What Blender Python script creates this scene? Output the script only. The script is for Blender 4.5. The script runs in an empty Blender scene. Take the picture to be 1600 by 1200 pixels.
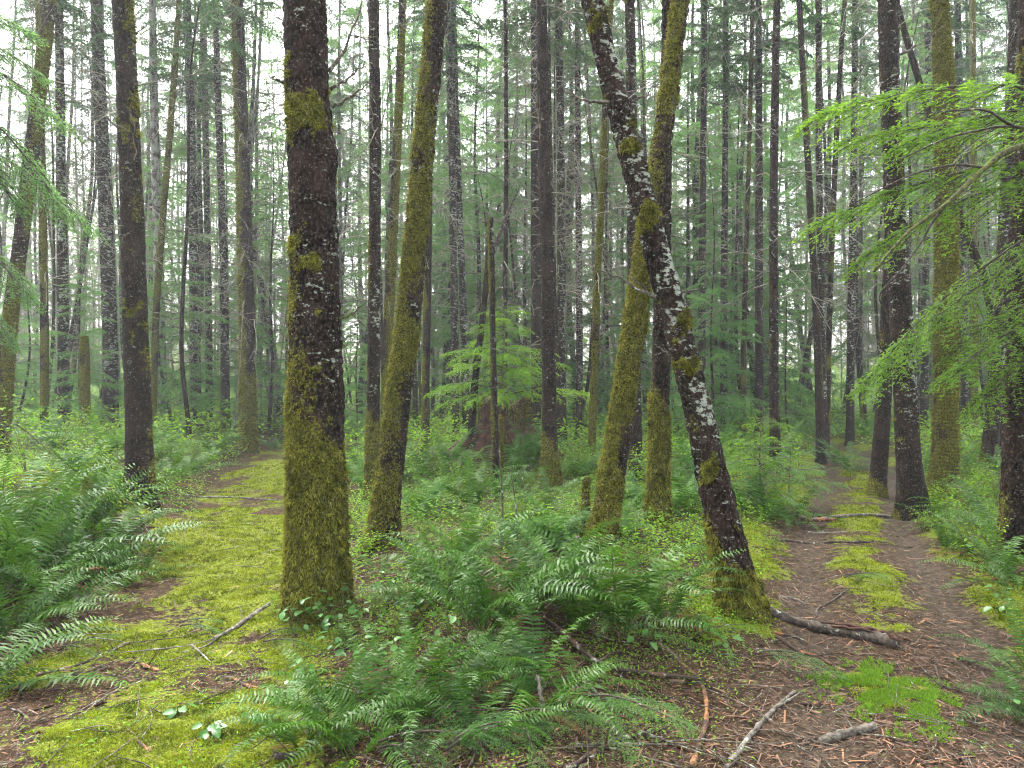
import bpy, math, random
import numpy as np
from mathutils import Vector, Matrix

R = math.radians
rng = np.random.default_rng(7)
random.seed(7)
sc = bpy.context.scene
COL = sc.collection

# ------------------------------------------------------------------ camera, sky, sun, exposure
F, EYE = 1142.0, 1.6                       # focal length in photograph pixels (1600 wide), eye height
cam = bpy.data.cameras.new('camera')
cam.sensor_width = 36.0
cam.lens = 36.0 * F / 1600.0
cam.clip_start, cam.clip_end = 0.05, 1000
cam_o = bpy.data.objects.new('camera', cam)
cam_o.location = (0, 0, EYE)
cam_o.rotation_euler = (R(90), 0, 0)
COL.objects.link(cam_o)
sc.camera = cam_o

SUN_EL, SUN_AZ = 58.0, -25.0               # high behind cloud, a little ahead and to the left
world = bpy.data.worlds.new('World')
sc.world = world
world.use_nodes = True
wn, wl = world.node_tree.nodes, world.node_tree.links
wn.clear()
sky = wn.new('ShaderNodeTexSky')
sky.sky_type = 'NISHITA'
sky.sun_disc = False
sky.sun_elevation = R(SUN_EL)
sky.sun_rotation = R(SUN_AZ)
sky.air_density, sky.dust_density, sky.ozone_density = 1.0, 4.0, 1.0
hs = wn.new('ShaderNodeHueSaturation')
hs.inputs['Saturation'].default_value = 0.25
bg = wn.new('ShaderNodeBackground')
bg.inputs['Strength'].default_value = 0.15
wo = wn.new('ShaderNodeOutputWorld')
wl.new(sky.outputs[0], hs.inputs['Color'])
wl.new(hs.outputs[0], bg.inputs['Color'])
wl.new(bg.outputs[0], wo.inputs['Surface'])

sun = bpy.data.lights.new('sun', 'SUN')
sun.energy = 1.5
sun.angle = R(40)
sun.color = (1.0, 0.96, 0.9)
sun_o = bpy.data.objects.new('sun', sun)
a, e = R(SUN_AZ), R(SUN_EL)
sd = Vector((math.sin(a) * math.cos(e), math.cos(a) * math.cos(e), math.sin(e)))   # towards the sun
sun_o.rotation_euler = sd.to_track_quat('Z', 'Y').to_euler()
sun_o.location = (0, 0, 40)
COL.objects.link(sun_o)

vs = sc.view_settings
vs.view_transform, vs.look, vs.gamma, vs.exposure = 'Standard', 'None', 1.0, 3.2
vs.use_curve_mapping = False
sc.render.engine = 'CYCLES'
cy = sc.cycles
cy.max_bounces, cy.diffuse_bounces, cy.glossy_bounces = 5, 3, 1
cy.transmission_bounces, cy.transparent_max_bounces, cy.volume_bounces = 2, 4, 0
cy.use_denoising = True
cy.denoising_prefilter = 'NONE'
cy.caustics_reflective = cy.caustics_refractive = False
cy.sample_clamp_indirect = 1.0
cy.adaptive_threshold = 0.02
cy.filter_width = 1.2
cy.sample_clamp_direct = 2.0
cy.debug_use_spatial_splits = True

# ------------------------------------------------------------------ small helpers
def norm(v):
    return v / np.maximum(np.linalg.norm(v, axis=-1, keepdims=True), 1e-9)

def hashf(ix, iy, iz):
    h = (ix.astype(np.int64) * 374761393 + iy.astype(np.int64) * 668265263 + iz.astype(np.int64) * 2147483647) & 0x7fffffff
    h = ((h ^ (h >> 13)) * 1274126177) & 0x7fffffff
    return ((h ^ (h >> 16)) & 0xffff) / 65535.0

def vnoise(x, y, z=None):
    x = np.asarray(x, float); y = np.asarray(y, float)
    z = np.zeros_like(x) if z is None else np.asarray(z, float) + np.zeros_like(x)
    x0, y0, z0 = np.floor(x), np.floor(y), np.floor(z)
    fx, fy, fz = x - x0, y - y0, z - z0
    fx, fy, fz = (f * f * (3 - 2 * f) for f in (fx, fy, fz))
    out = 0
    for dx in (0, 1):
        wx = fx if dx else 1 - fx
        for dy in (0, 1):
            wy = fy if dy else 1 - fy
            for dz in (0, 1):
                wz = fz if dz else 1 - fz
                out = out + wx * wy * wz * hashf(x0 + dx, y0 + dy, z0 + dz)
    return out                                                     # 0..1

def fbm(x, y, z=None, o=3):
    s, a_, t = 0, 1.0, 0
    for i in range(o):
        k = 2.03 ** i
        s = s + a_ * vnoise(np.asarray(x) * k + 17 * i, np.asarray(y) * k + 5 * i, None if z is None else np.asarray(z) * k)
        t += a_; a_ *= 0.5
    return s / t

def sstep(a_, b_, x):
    t = np.clip((x - a_) / (b_ - a_), 0, 1)
    return t * t * (3 - 2 * t)

def make_mesh(name, V, faces, mat=None, tint=None, mask=None, smooth=False):
    """faces: list of int arrays (n,3) or (n,4)"""
    if not isinstance(faces, (list, tuple)):
        faces = [faces]
    faces = [np.asarray(f, np.int32) for f in faces if len(f)]
    m = bpy.data.meshes.new(name)
    m.vertices.add(len(V))
    m.vertices.foreach_set('co', np.asarray(V, np.float32).ravel())
    loops = np.concatenate([f.ravel() for f in faces])
    counts = np.concatenate([np.full(len(f), f.shape[1], np.int32) for f in faces])
    starts = np.concatenate([[0], np.cumsum(counts)[:-1]]).astype(np.int32)
    m.loops.add(len(loops))
    m.loops.foreach_set('vertex_index', loops)
    m.polygons.add(len(counts))
    m.polygons.foreach_set('loop_start', starts)
    m.polygons.foreach_set('loop_total', counts)
    if smooth:
        m.polygons.foreach_set('use_smooth', np.ones(len(counts), bool))
    if tint is not None:
        at_ = m.attributes.new('tint', 'FLOAT', 'POINT')
        at_.data.foreach_set('value', np.asarray(tint, np.float32))
    if mask is not None:
        at_ = m.attributes.new('mask', 'FLOAT_COLOR', 'POINT')
        c = np.ones((len(V), 4), np.float32); c[:, :3] = mask
        at_.data.foreach_set('color', c.ravel())
    m.update()
    if mat:
        m.materials.append(mat)
    return m

class MB:
    """collects vertex / face arrays into one mesh"""
    def __init__(s):
        s.V, s.F, s.T, s.n = [], [], [], 0
    def add(s, V, F_, t=None):
        if len(V) == 0: return
        F_ = F_ if isinstance(F_, (list, tuple)) else [F_]
        s.V.append(V)
        for f in F_:
            s.F.append(np.asarray(f) + s.n)
        s.T.append(np.full(len(V), 0.5) if t is None else (np.full(len(V), t) if np.isscalar(t) else t))
        s.n += len(V)
    def mesh(s, name, mat, smooth=False):
        F3 = [f for f in s.F if f.shape[1] == 3]; F4 = [f for f in s.F if f.shape[1] == 4]
        fs = ([np.concatenate(F3)] if F3 else []) + ([np.concatenate(F4)] if F4 else [])
        return make_mesh(name, np.concatenate(s.V), fs, mat, tint=np.concatenate(s.T), smooth=smooth)

def obj(name, mesh, parent=None, loc=(0, 0, 0), rot=(0, 0, 0), scale=(1, 1, 1), kind=None, label=None, cat=None, group=None):
    o = bpy.data.objects.new(name, mesh)
    COL.objects.link(o)
    o.parent = parent
    o.location, o.rotation_euler = loc, rot
    o.scale = scale if hasattr(scale, '__len__') else (scale,) * 3
    if kind: o['kind'] = kind
    if label: o['label'] = label
    if cat: o['category'] = cat
    if group: o['group'] = group
    return o

def thing(name, loc, label=None, cat=None, group=None, rotz=0, scale=1):
    o = obj(name, None, None, loc, (0, 0, rotz), scale, None, label, cat, group)
    o.empty_display_size = 0.2
    return o

def tubes(P, Rr, sides=4, cap=True):
    """P (N,K,3) centre lines, Rr (N,K) radii -> V, [quads, tris]"""
    P = np.asarray(P, float); Rr = np.asarray(Rr, float)
    N, K, _ = P.shape
    T = norm(np.gradient(P, axis=1))
    ref = np.where(np.abs(T[..., 2:3]) > 0.8, np.array([1.0, 0, 0]), np.array([0, 0, 1.0]))
    ref = np.broadcast_to(ref[:, :1], T.shape)
    U = norm(np.cross(T, ref)); W = np.cross(T, U)
    th = np.arange(sides) * 2 * np.pi / sides
    V = P[:, :, None] + Rr[:, :, None, None] * (np.cos(th)[None, None, :, None] * U[:, :, None] + np.sin(th)[None, None, :, None] * W[:, :, None])
    idx = np.arange(N * K * sides).reshape(N, K, sides)
    a_ = idx[:, :-1]; b_ = np.roll(a_, -1, 2); d_ = idx[:, 1:]; c_ = np.roll(d_, -1, 2)
    Q = np.stack([a_, b_, c_, d_], -1).reshape(-1, 4)
    fs = [Q]
    V = V.reshape(-1, 3)
    if cap and sides >= 4:
        tip = np.concatenate([P[:, 0], P[:, -1]])
        base = len(V)
        V = np.concatenate([V, tip])
        i0 = base + np.arange(N); i1 = base + N + np.arange(N)
        t0 = np.stack([np.roll(idx[:, 0], -1, 1), idx[:, 0], np.broadcast_to(i0[:, None], (N, sides))], -1).reshape(-1, 3)
        t1 = np.stack([idx[:, -1], np.roll(idx[:, -1], -1, 1), np.broadcast_to(i1[:, None], (N, sides))], -1).reshape(-1, 3)
        fs.append(np.concatenate([t0, t1]))
    return V, fs

def spline(pts, n):
    """Catmull-Rom through pts (k,d), n samples"""
    p = np.asarray(pts, float)
    p = np.concatenate([[2 * p[0] - p[1]], p, [2 * p[-1] - p[-2]]])
    k = len(p) - 3
    t = np.linspace(0, k - 1e-6, n)
    i = np.floor(t).astype(int); u = (t - i)[:, None]
    a_, b_, c_, d_ = p[i], p[i + 1], p[i + 2], p[i + 3]
    return 0.5 * (2 * b_ + (c_ - a_) * u + (2 * a_ - 5 * b_ + 4 * c_ - d_) * u ** 2 + (3 * b_ - a_ - 3 * c_ + d_) * u ** 3)

ORD = 'first second third fourth fifth sixth seventh eighth ninth tenth eleventh twelfth thirteenth fourteenth fifteenth sixteenth seventeenth eighteenth nineteenth'.split()
TENS = {20: 'twent', 30: 'thirt', 40: 'fort', 50: 'fift', 60: 'sixt', 70: 'sevent', 80: 'eight', 90: 'ninet'}
def ordinal(n):
    if n < 20: return ORD[n - 1]
    t, u = n // 10 * 10, n % 10
    return TENS[t] + 'ieth' if u == 0 else TENS[t] + 'y-' + ORD[u - 1]

# ------------------------------------------------------------------ materials
def mat_new(name):
    m = bpy.data.materials.new(name)
    m.use_nodes = True
    nt = m.node_tree
    nt.nodes.clear()
    out = nt.nodes.new('ShaderNodeOutputMaterial')
    return m, nt, out

def nd(nt, t, **kw):
    n = nt.nodes.new(t)
    for k, v in kw.items():
        if k in n.inputs: n.inputs[k].default_value = v
        else: setattr(n, k, v)
    return n

def mixc(nt, fac, a_, b_):
    n = nt.nodes.new('ShaderNodeMix'); n.data_type = 'RGBA'
    for s, v in ((n.inputs[0], fac), (n.inputs[6], a_), (n.inputs[7], b_)):
        if hasattr(v, 'links'): nt.links.new(v, s)
        elif hasattr(v, '__len__'): s.default_value = (*v, 1)
        else: s.default_value = v
    return n.outputs[2]

def mth(nt, op, a_, b_=0.0, c_=0.0):
    n = nt.nodes.new('ShaderNodeMath'); n.operation = op
    for s, v in zip(n.inputs, (a_, b_, c_)):
        if hasattr(v, 'links'): nt.links.new(v, s)
        else: s.default_value = v
    return n.outputs[0]

def ramp(nt, fac, lo, hi):
    n = nt.nodes.new('ShaderNodeMapRange'); n.interpolation_type = 'SMOOTHSTEP'
    nt.links.new(fac, n.inputs[0]); n.inputs[1].default_value = lo; n.inputs[2].default_value = hi
    return n.outputs[0]

def noise(nt, vec, scale, detail=3, rough=0.55, stretch=None):
    if stretch:
        mp = nd(nt, 'ShaderNodeMapping'); mp.inputs['Scale'].default_value = stretch
        nt.links.new(vec, mp.inputs[0]); vec = mp.outputs[0]
    n = nd(nt, 'ShaderNodeTexNoise'); n.inputs['Scale'].default_value = scale
    n.inputs['Detail'].default_value = detail; n.inputs['Roughness'].default_value = rough
    nt.links.new(vec, n.inputs['Vector'])
    return n.outputs[0]

def leaf_mat(name, c0, c1, rough=0.5, trans=0.3, spec=0.35, vary=0.5, tcol=None):
    m, nt, out = mat_new(name)
    at_ = nd(nt, 'ShaderNodeAttribute', attribute_name='tint')
    oi = nd(nt, 'ShaderNodeObjectInfo')
    f = mth(nt, 'ADD', mth(nt, 'MULTIPLY', at_.outputs['Fac'], 1 - vary), mth(nt, 'MULTIPLY', oi.outputs['Random'], vary))
    c = mixc(nt, f, c0, c1)
    b = nd(nt, 'ShaderNodeBsdfPrincipled')
    nt.links.new(c, b.inputs['Base Color'])
    b.inputs['Roughness'].default_value = rough
    b.inputs['Specular IOR Level'].default_value = spec
    sh = b.outputs[0]
    if trans:
        t = nd(nt, 'ShaderNodeBsdfTranslucent')
        hs_ = nd(nt, 'ShaderNodeHueSaturation'); hs_.inputs['Value'].default_value = 1.5; hs_.inputs['Hue'].default_value = 0.49
        nt.links.new(c, hs_.inputs['Color']); nt.links.new(hs_.outputs[0], t.inputs['Color'])
        mx = nd(nt, 'ShaderNodeMixShader'); mx.inputs[0].default_value = trans
        nt.links.new(sh, mx.inputs[1]); nt.links.new(t.outputs[0], mx.inputs[2]); sh = mx.outputs[0]
    nt.links.new(sh, out.inputs['Surface'])
    return m

M = {}
M['spruce'] = leaf_mat('spruce_needles', (0.028, 0.070, 0.024), (0.070, 0.14, 0.044), 0.65, 0.42, 0.2)
M['hemlock'] = leaf_mat('hemlock_needles', (0.045, 0.130, 0.034), (0.13, 0.26, 0.062), 0.65, 0.5, 0.2)
M['bright'] = leaf_mat('fresh_hemlock_needles', (0.045, 0.12, 0.014), (0.15, 0.29, 0.024), 0.6, 0.5, 0.15, 0.2)
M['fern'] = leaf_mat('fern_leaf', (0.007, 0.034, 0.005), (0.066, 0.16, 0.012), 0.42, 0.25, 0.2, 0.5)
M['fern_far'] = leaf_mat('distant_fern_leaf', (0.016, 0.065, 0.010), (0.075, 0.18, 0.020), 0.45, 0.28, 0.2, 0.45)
M['fern_dead'] = leaf_mat('withered_fern_leaf', (0.10, 0.045, 0.015), (0.20, 0.10, 0.03), 0.7, 0.2, 0.2)
M['lime'] = leaf_mat('shrub_leaf', (0.05, 0.14, 0.010), (0.22, 0.40, 0.024), 0.55, 0.45, 0.1)
M['far_leaf'] = leaf_mat('haze_paled_leaf', (0.06, 0.13, 0.035), (0.20, 0.30, 0.08), 0.7, 0.5, 0.1, 0.0)  # paler green than the nearer needles: distance haze painted into the leaf colour
M['lime_needles'] = leaf_mat('young_hemlock_needles', (0.06, 0.17, 0.012), (0.19, 0.36, 0.025), 0.6, 0.5, 0.15, 0.0)
M['broad'] = leaf_mat('broad_leaf', (0.04, 0.13, 0.025), (0.10, 0.25, 0.045), 0.35, 0.3, 0.5)
M['tuft'] = leaf_mat('trunk_moss', (0.020, 0.021, 0.005), (0.25, 0.25, 0.034), 0.9, 0.2, 0.1, 0.1)
M['gmoss'] = leaf_mat('ground_moss', (0.040, 0.058, 0.007), (0.26, 0.32, 0.020), 0.85, 0.25, 0.1, 0.0)
M['gmoss2'] = leaf_mat('star_moss', (0.055, 0.12, 0.012), (0.18, 0.33, 0.025), 0.8, 0.3, 0.1, 0.0)

def wood_mat(name, c0, c1, spots=0.0, spot_col=(0.27, 0.28, 0.24), scale=30, rough=0.8, bark=0.0):
    m, nt, out = mat_new(name)
    tc = nd(nt, 'ShaderNodeNewGeometry')
    n1 = noise(nt, tc.outputs['Position'], scale, 4)
    c = mixc(nt, ramp(nt, n1, 0.35, 0.65), c0, c1)
    if bark:
        c = mixc(nt, ramp(nt, noise(nt, tc.outputs['Position'], 11, 4, 0.65), 0.5 - 0.1 * bark, 0.6), (0.035, 0.022, 0.016), c)
    if spots:
        n2 = noise(nt, tc.outputs['Position'], 22, 4, 0.65)
        c = mixc(nt, ramp(nt, n2, 0.62 - spots, 0.68 - spots), c, spot_col)
    b = nd(nt, 'ShaderNodeBsdfPrincipled'); b.inputs['Roughness'].default_value = rough
    b.inputs['Specular IOR Level'].default_value = 0.3
    nt.links.new(c, b.inputs['Base Color'])
    bp = nd(nt, 'ShaderNodeBump'); bp.inputs['Strength'].default_value = 0.5; bp.inputs['Distance'].default_value = 0.01
    nt.links.new(n1, bp.inputs['Height']); nt.links.new(bp.outputs[0], b.inputs['Normal'])
    nt.links.new(b.outputs[0], out.inputs['Surface'])
    return m
M['twig'] = wood_mat('dead_twig', (0.04, 0.03, 0.024), (0.12, 0.10, 0.075), 0.06)
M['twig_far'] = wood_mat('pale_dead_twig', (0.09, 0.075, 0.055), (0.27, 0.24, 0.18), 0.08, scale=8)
M['stem'] = wood_mat('green_brown_stem', (0.06, 0.055, 0.02), (0.12, 0.11, 0.035))
M['rachis'] = wood_mat('fern_stalk', (0.10, 0.14, 0.03), (0.18, 0.21, 0.05))
M['stick_dark'] = wood_mat('dark_wet_stick', (0.022, 0.016, 0.013), (0.075, 0.055, 0.043), 0.015)
M['stick_grey'] = wood_mat('grey_lichened_stick', (0.05, 0.042, 0.034), (0.14, 0.12, 0.098), 0.05)
M['stick_orange'] = wood_mat('peeled_orange_stick', (0.11, 0.05, 0.025), (0.30, 0.135, 0.055), 0.0, bark=0.6)
M['stick_red'] = wood_mat('red_brown_stick', (0.06, 0.028, 0.022), (0.15, 0.075, 0.05), 0.05, bark=0.5)
M['stick_mossy'] = wood_mat('mossy_limb', (0.022, 0.018, 0.010), (0.10, 0.11, 0.018), 0.0, scale=45)
M['rotten'] = wood_mat('rotten_red_wood', (0.03, 0.014, 0.010), (0.085, 0.036, 0.020), 0.0, scale=12)

def bark_material():
    m, nt, out = mat_new('conifer_bark')
    tc = nd(nt, 'ShaderNodeTexCoord')
    P = tc.outputs['Object']
    at_ = nd(nt, 'ShaderNodeAttribute', attribute_name='mask')
    sep = nd(nt, 'ShaderNodeSeparateColor'); nt.links.new(at_.outputs['Color'], sep.inputs[0])
    mo, li, pa = sep.outputs
    mp = nd(nt, 'ShaderNodeMapping'); mp.inputs['Scale'].default_value = (1, 1, 0.6); nt.links.new(P, mp.inputs[0])
    vo = nd(nt, 'ShaderNodeTexVoronoi'); vo.inputs['Scale'].default_value = 48; nt.links.new(mp.outputs[0], vo.inputs['Vector'])
    n1 = noise(nt, P, 30, 4, 0.6)
    n2 = noise(nt, P, 5, 3)
    n3 = noise(nt, P, 55, 3)
    c = mixc(nt, ramp(nt, vo.outputs['Distance'], 0.08, 0.6), (0.042, 0.028, 0.024), (0.006, 0.004, 0.003))
    c = mixc(nt, mth(nt, 'MULTIPLY', ramp(nt, n2, 0.4, 0.7), 0.6), c, (0.044, 0.028, 0.022))
    c = mixc(nt, ramp(nt, n3, 0.62, 0.70), c, (0.17, 0.15, 0.135))            # pale flecks
    pale = mixc(nt, ramp(nt, noise(nt, P, 9, 4, 0.6, (1, 1, 0.45)), 0.44, 0.56), (0.26, 0.26, 0.235), (0.06, 0.048, 0.04))
    c = mixc(nt, pa, c, pale)
    lf = ramp(nt, mth(nt, 'ADD', li, mth(nt, 'MULTIPLY', mth(nt, 'SUBTRACT', noise(nt, P, 13, 5, 0.7, (1, 1, 1.9)), 0.5), 3.0)), 0.54, 0.70)
    lcol = mixc(nt, n1, (0.12, 0.14, 0.11), (0.40, 0.42, 0.36))
    c = mixc(nt, lf, c, lcol)
    mf = ramp(nt, mth(nt, 'ADD', mo, mth(nt, 'MULTIPLY', mth(nt, 'SUBTRACT', n1, 0.5), 1.1)), 0.42, 0.62)
    mcol = mixc(nt, ramp(nt, noise(nt, P, 60, 3), 0.35, 0.7), (0.026, 0.027, 0.006), (0.14, 0.135, 0.022))
    c = mixc(nt, mf, c, mcol)
    b = nd(nt, 'ShaderNodeBsdfPrincipled')
    b.inputs['Roughness'].default_value = 0.9; b.inputs['Specular IOR Level'].default_value = 0.08
    nt.links.new(c, b.inputs['Base Color'])
    h = mth(nt, 'ADD', mth(nt, 'MULTIPLY', vo.outputs['Distance'], -0.8), mth(nt, 'MULTIPLY', n1, 0.8))
    bp = nd(nt, 'ShaderNodeBump'); bp.inputs['Strength'].default_value = 0.9; bp.inputs['Distance'].default_value = 0.012
    nt.links.new(h, bp.inputs['Height']); nt.links.new(bp.outputs[0], b.inputs['Normal'])
    nt.links.new(b.outputs[0], out.inputs['Surface'])
    return m
M['bark'] = bark_material()

def ground_material():
    m, nt, out = mat_new('forest_soil')
    g = nd(nt, 'ShaderNodeNewGeometry'); P = g.outputs['Position']
    at_ = nd(nt, 'ShaderNodeAttribute', attribute_name='mask')
    sep = nd(nt, 'ShaderNodeSeparateColor'); nt.links.new(at_.outputs['Color'], sep.inputs[0])
    mo, di, gr = sep.outputs
    n1 = noise(nt, P, 18, 5, 0.65); n2 = noise(nt, P, 70, 3, 0.6); n3 = noise(nt, P, 2.2, 4, 0.6)
    c = mixc(nt, ramp(nt, n1, 0.35, 0.68), (0.014, 0.009, 0.006), (0.060, 0.038, 0.023))
    c = mixc(nt, ramp(nt, n2, 0.58, 0.72), c, (0.19, 0.115, 0.07))
    dirt = mixc(nt, ramp(nt, n1, 0.3, 0.7), (0.022, 0.017, 0.012), (0.072, 0.056, 0.042))
    dirt = mixc(nt, ramp(nt, n2, 0.6, 0.72), dirt, (0.06, 0.035, 0.025))
    c = mixc(nt, di, c, dirt)
    gf = ramp(nt, mth(nt, 'ADD', gr, mth(nt, 'MULTIPLY', mth(nt, 'SUBTRACT', n1, 0.5), 1.2)), 0.45, 0.7)
    c = mixc(nt, gf, c, mixc(nt, n2, (0.03, 0.06, 0.012), (0.09, 0.15, 0.025)))
    mf = ramp(nt, mth(nt, 'ADD', mo, mth(nt, 'ADD', mth(nt, 'MULTIPLY', mth(nt, 'SUBTRACT', n1, 0.5), 1.9), mth(nt, 'MULTIPLY', mth(nt, 'SUBTRACT', n3, 0.5), 1.6))), 0.42, 0.6)
    c = mixc(nt, mf, c, mixc(nt, ramp(nt, n2, 0.3, 0.7), (0.035, 0.042, 0.008), (0.15, 0.18, 0.018)))
    b = nd(nt, 'ShaderNodeBsdfPrincipled'); b.inputs['Roughness'].default_value = 0.95
    b.inputs['Specular IOR Level'].default_value = 0.06
    nt.links.new(c, b.inputs['Base Color'])
    bp = nd(nt, 'ShaderNodeBump'); bp.inputs['Strength'].default_value = 0.8; bp.inputs['Distance'].default_value = 0.02
    nt.links.new(mth(nt, 'ADD', n1, mth(nt, 'MULTIPLY', n2, 0.5)), bp.inputs['Height']); nt.links.new(bp.outputs[0], b.inputs['Normal'])
    nt.links.new(b.outputs[0], out.inputs['Surface'])
    return m
M['ground'] = ground_material()
def litter_material():
    m, nt, out = mat_new('needle_litter')
    at_ = nd(nt, 'ShaderNodeAttribute', attribute_name='tint')
    cr = nd(nt, 'ShaderNodeValToRGB')
    els = cr.color_ramp.elements
    els[0].color = (0.03, 0.018, 0.012, 1); els[1].color = (0.34, 0.24, 0.15, 1)
    for p, c in ((0.35, (0.085, 0.045, 0.03)), (0.6, (0.16, 0.08, 0.045)), (0.85, (0.28, 0.13, 0.06))):
        el = els.new(p); el.color = (*c, 1)
    nt.links.new(at_.outputs['Fac'], cr.inputs[0])
    b = nd(nt, 'ShaderNodeBsdfPrincipled'); b.inputs['Roughness'].default_value = 0.75
    nt.links.new(cr.outputs[0], b.inputs['Base Color']); nt.links.new(b.outputs[0], out.inputs['Surface'])
    return m
M['litter'] = litter_material()

# ------------------------------------------------------------------ ground
def flat(px, py):
    Y = F * EYE / (py - 600.0)
    return ((px - 800.0) / F * Y, Y)

LEFT = [flat(*p) for p in ((30, 1500), (170, 1180), (250, 1040), (320, 940), (370, 850), (400, 790), (425, 745), (440, 715))]
LEFT += [(-5.5, 21), (-4.0, 28)]
RIGHT = [flat(*p) for p in ((1560, 1600), (1470, 1200), (1400, 1010), (1352, 900), (1330, 820), (1335, 775), (1345, 740))]
RIGHT += [(8.0, 17.5), (8.6, 22), (7.4, 30)]

def dist_poly(x, y, pts):
    d = np.full(np.shape(x), 1e9); side = np.zeros(np.shape(x))
    for (ax, ay), (bx, by) in zip(pts[:-1], pts[1:]):
        ux, uy = bx - ax, by - ay
        L2 = ux * ux + uy * uy
        t = np.clip(((x - ax) * ux + (y - ay) * uy) / L2, 0, 1)
        dx, dy = x - ax - t * ux, y - ay - t * uy
        dd = np.hypot(dx, dy)
        s = np.sign(ux * dy - uy * dx) * dd                # + = left of travel
        side = np.where(dd < d, s, side); d = np.minimum(d, dd)
    return d, -side                                        # signed: + = right

STUMP = (-0.15, 13.3)
MOUND = (-4.6, 7.6)
EARTH = flat(425, 745)
def gh(x, y):
    x = np.asarray(x, float); y = np.asarray(y, float)
    h = 0.16 * (fbm(x * 0.3 + 3, y * 0.3 + 9, None, 2) - 0.5) + 0.10 * (vnoise(x * 1.1, y * 1.1) - 0.5)
    dl, sl = dist_poly(x, y, LEFT); dr, sr = dist_poly(x, y, RIGHT)
    near = np.minimum(dl, dr)
    h = h * (0.4 + 0.6 * sstep(0.6, 2.0, near))
    h += 0.16 * sstep(0.7, 1.8, near)
    h += 0.25 * sstep(0.9, 2.2, -sl) * (x < 0)
    h += 0.40 * np.exp(-((x - MOUND[0]) ** 2 / 1.6 + (y - MOUND[1]) ** 2 / 0.5))
    h += 0.45 * np.exp(-((x - STUMP[0]) ** 2 + (y - STUMP[1]) ** 2) / 1.6)
    h += 0.28 * np.exp(-((x - EARTH[0] - 0.2) ** 2 / 0.8 + (y - EARTH[1] - 0.6) ** 2 / 0.5))
    for off in (-0.45, 0.52):
        h -= 0.055 * np.exp(-((sr - off) / 0.2) ** 2)
    h += 0.014 * np.maximum(y - 24, 0)
    return h - 0.06

def hit(px, py):
    """ground point seen at a photograph pixel"""
    dx, dz = (px - 800) / F, -(py - 600) / F
    Y = np.geomspace(1.5, 90, 500)
    below = EYE + dz * Y < gh(dx * Y, Y)
    k = int(np.argmax(below)) if below.any() else 499
    Y = np.linspace(Y[max(k - 1, 0)], Y[k], 60)
    below = EYE + dz * Y < gh(dx * Y, Y)
    hi = Y[int(np.argmax(below))] if below.any() else Y[-1]
    return np.array((dx * hi, hi, EYE + dz * hi))

def at(px, py, Y):
    return np.array(((px - 800) / F * Y, Y, EYE - (py - 600) / F * Y))

def on(x, y, dz=0.0):
    return (float(x), float(y), float(gh(x, y)) + dz)

def proj(p):
    return 800 + p[0] / p[1] * F, 600 - (p[2] - EYE) / p[1] * F

def moss_map(x, y):
    dl, sl = dist_poly(x, y, LEFT); dr, sr = dist_poly(x, y, RIGHT)
    n = fbm(x * 1.7, y * 1.7, None, 3)
    m = 1.1 * (1 - sstep(0.5, 1.25, np.abs(sl - 0.05)))
    m = np.maximum(m, 1.4 * np.exp(-((sr - 0.03) / 0.30) ** 2) * sstep(4.6, 5.2, y))
    m = np.maximum(m, 1.3 * np.exp(-((sr - 0.98) / 0.28) ** 2))
    m = np.maximum(m, 1.25 * np.exp(-((sr + 0.95) / 0.34) ** 2) * sstep(4.2, 5.2, y))
    cx, cy_ = flat(1385, 1060)
    m = np.maximum(m, 1.1 * np.exp(-((x - cx) ** 2 / 0.05 + (y - cy_) ** 2 / 0.10)))
    m = np.maximum(m, 1.0 * np.exp(-((x - MOUND[0]) ** 2 / 1.2 + (y - MOUND[1]) ** 2 / 0.3)))
    return m * (0.35 + 0.65 * sstep(0.36, 0.56, n)) * (0.35 + 1.1 * fbm(x * 6, y * 6, None, 3))

def build_ground():
    def axis(lo, hi, step, far_lo, far_hi):
        c = list(np.arange(lo, hi, step)); s = step; v = hi
        while v < far_hi:
            s *= 1.12; c.append(v); v += s
        c.append(far_hi)
        s, v, pre = step, lo, []
        while v > far_lo:
            s *= 1.12; v -= s; pre.append(max(v, far_lo))
        return np.array(pre[::-1] + c)
    xs = axis(-6.5, 6.5, 0.045, -125, 125); ys = axis(1.8, 13.5, 0.045, -15, 130)
    X, Y = np.meshgrid(xs, ys)
    Z = gh(X, Y)
    mo = moss_map(X, Y)
    Z = Z + 0.03 * (fbm(X * 5, Y * 5, None, 3) - 0.5) + 0.02 * mo * (vnoise(X * 9, Y * 9) - 0.3)
    dl, sl = dist_poly(X, Y, LEFT); dr, sr = dist_poly(X, Y, RIGHT)
    di = np.maximum(np.exp(-((sr - 0.52) / 0.24) ** 2), 0.8 * np.exp(-((sr + 0.45) / 0.2) ** 2))
    di = np.maximum(di, 0.7 * np.exp(-((X - 5.2) ** 2 / 1.6 + (Y - 10.4) ** 2 / 1.5)))
    gr = sstep(0.7, 1.5, np.minimum(dl, dr)) * (0.25 + 0.6 * fbm(X * 0.8, Y * 0.8, None, 2)) * sstep(4.5, 7.5, Y)
    gr = np.maximum(gr, 0.8 * sstep(16, 26, Y))
    mask = np.stack([mo, di, gr], -1).reshape(-1, 3)
    nx, ny = len(xs), len(ys)
    i = np.arange(nx * ny).reshape(ny, nx)
    Q = np.stack([i[:-1, :-1], i[:-1, 1:], i[1:, 1:], i[1:, :-1]], -1).reshape(-1, 4)
    obj('ground', make_mesh('ground', np.stack([X, Y, Z], -1).reshape(-1, 3), Q, M['ground'], mask=mask, smooth=True), kind='structure')
build_ground()

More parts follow.
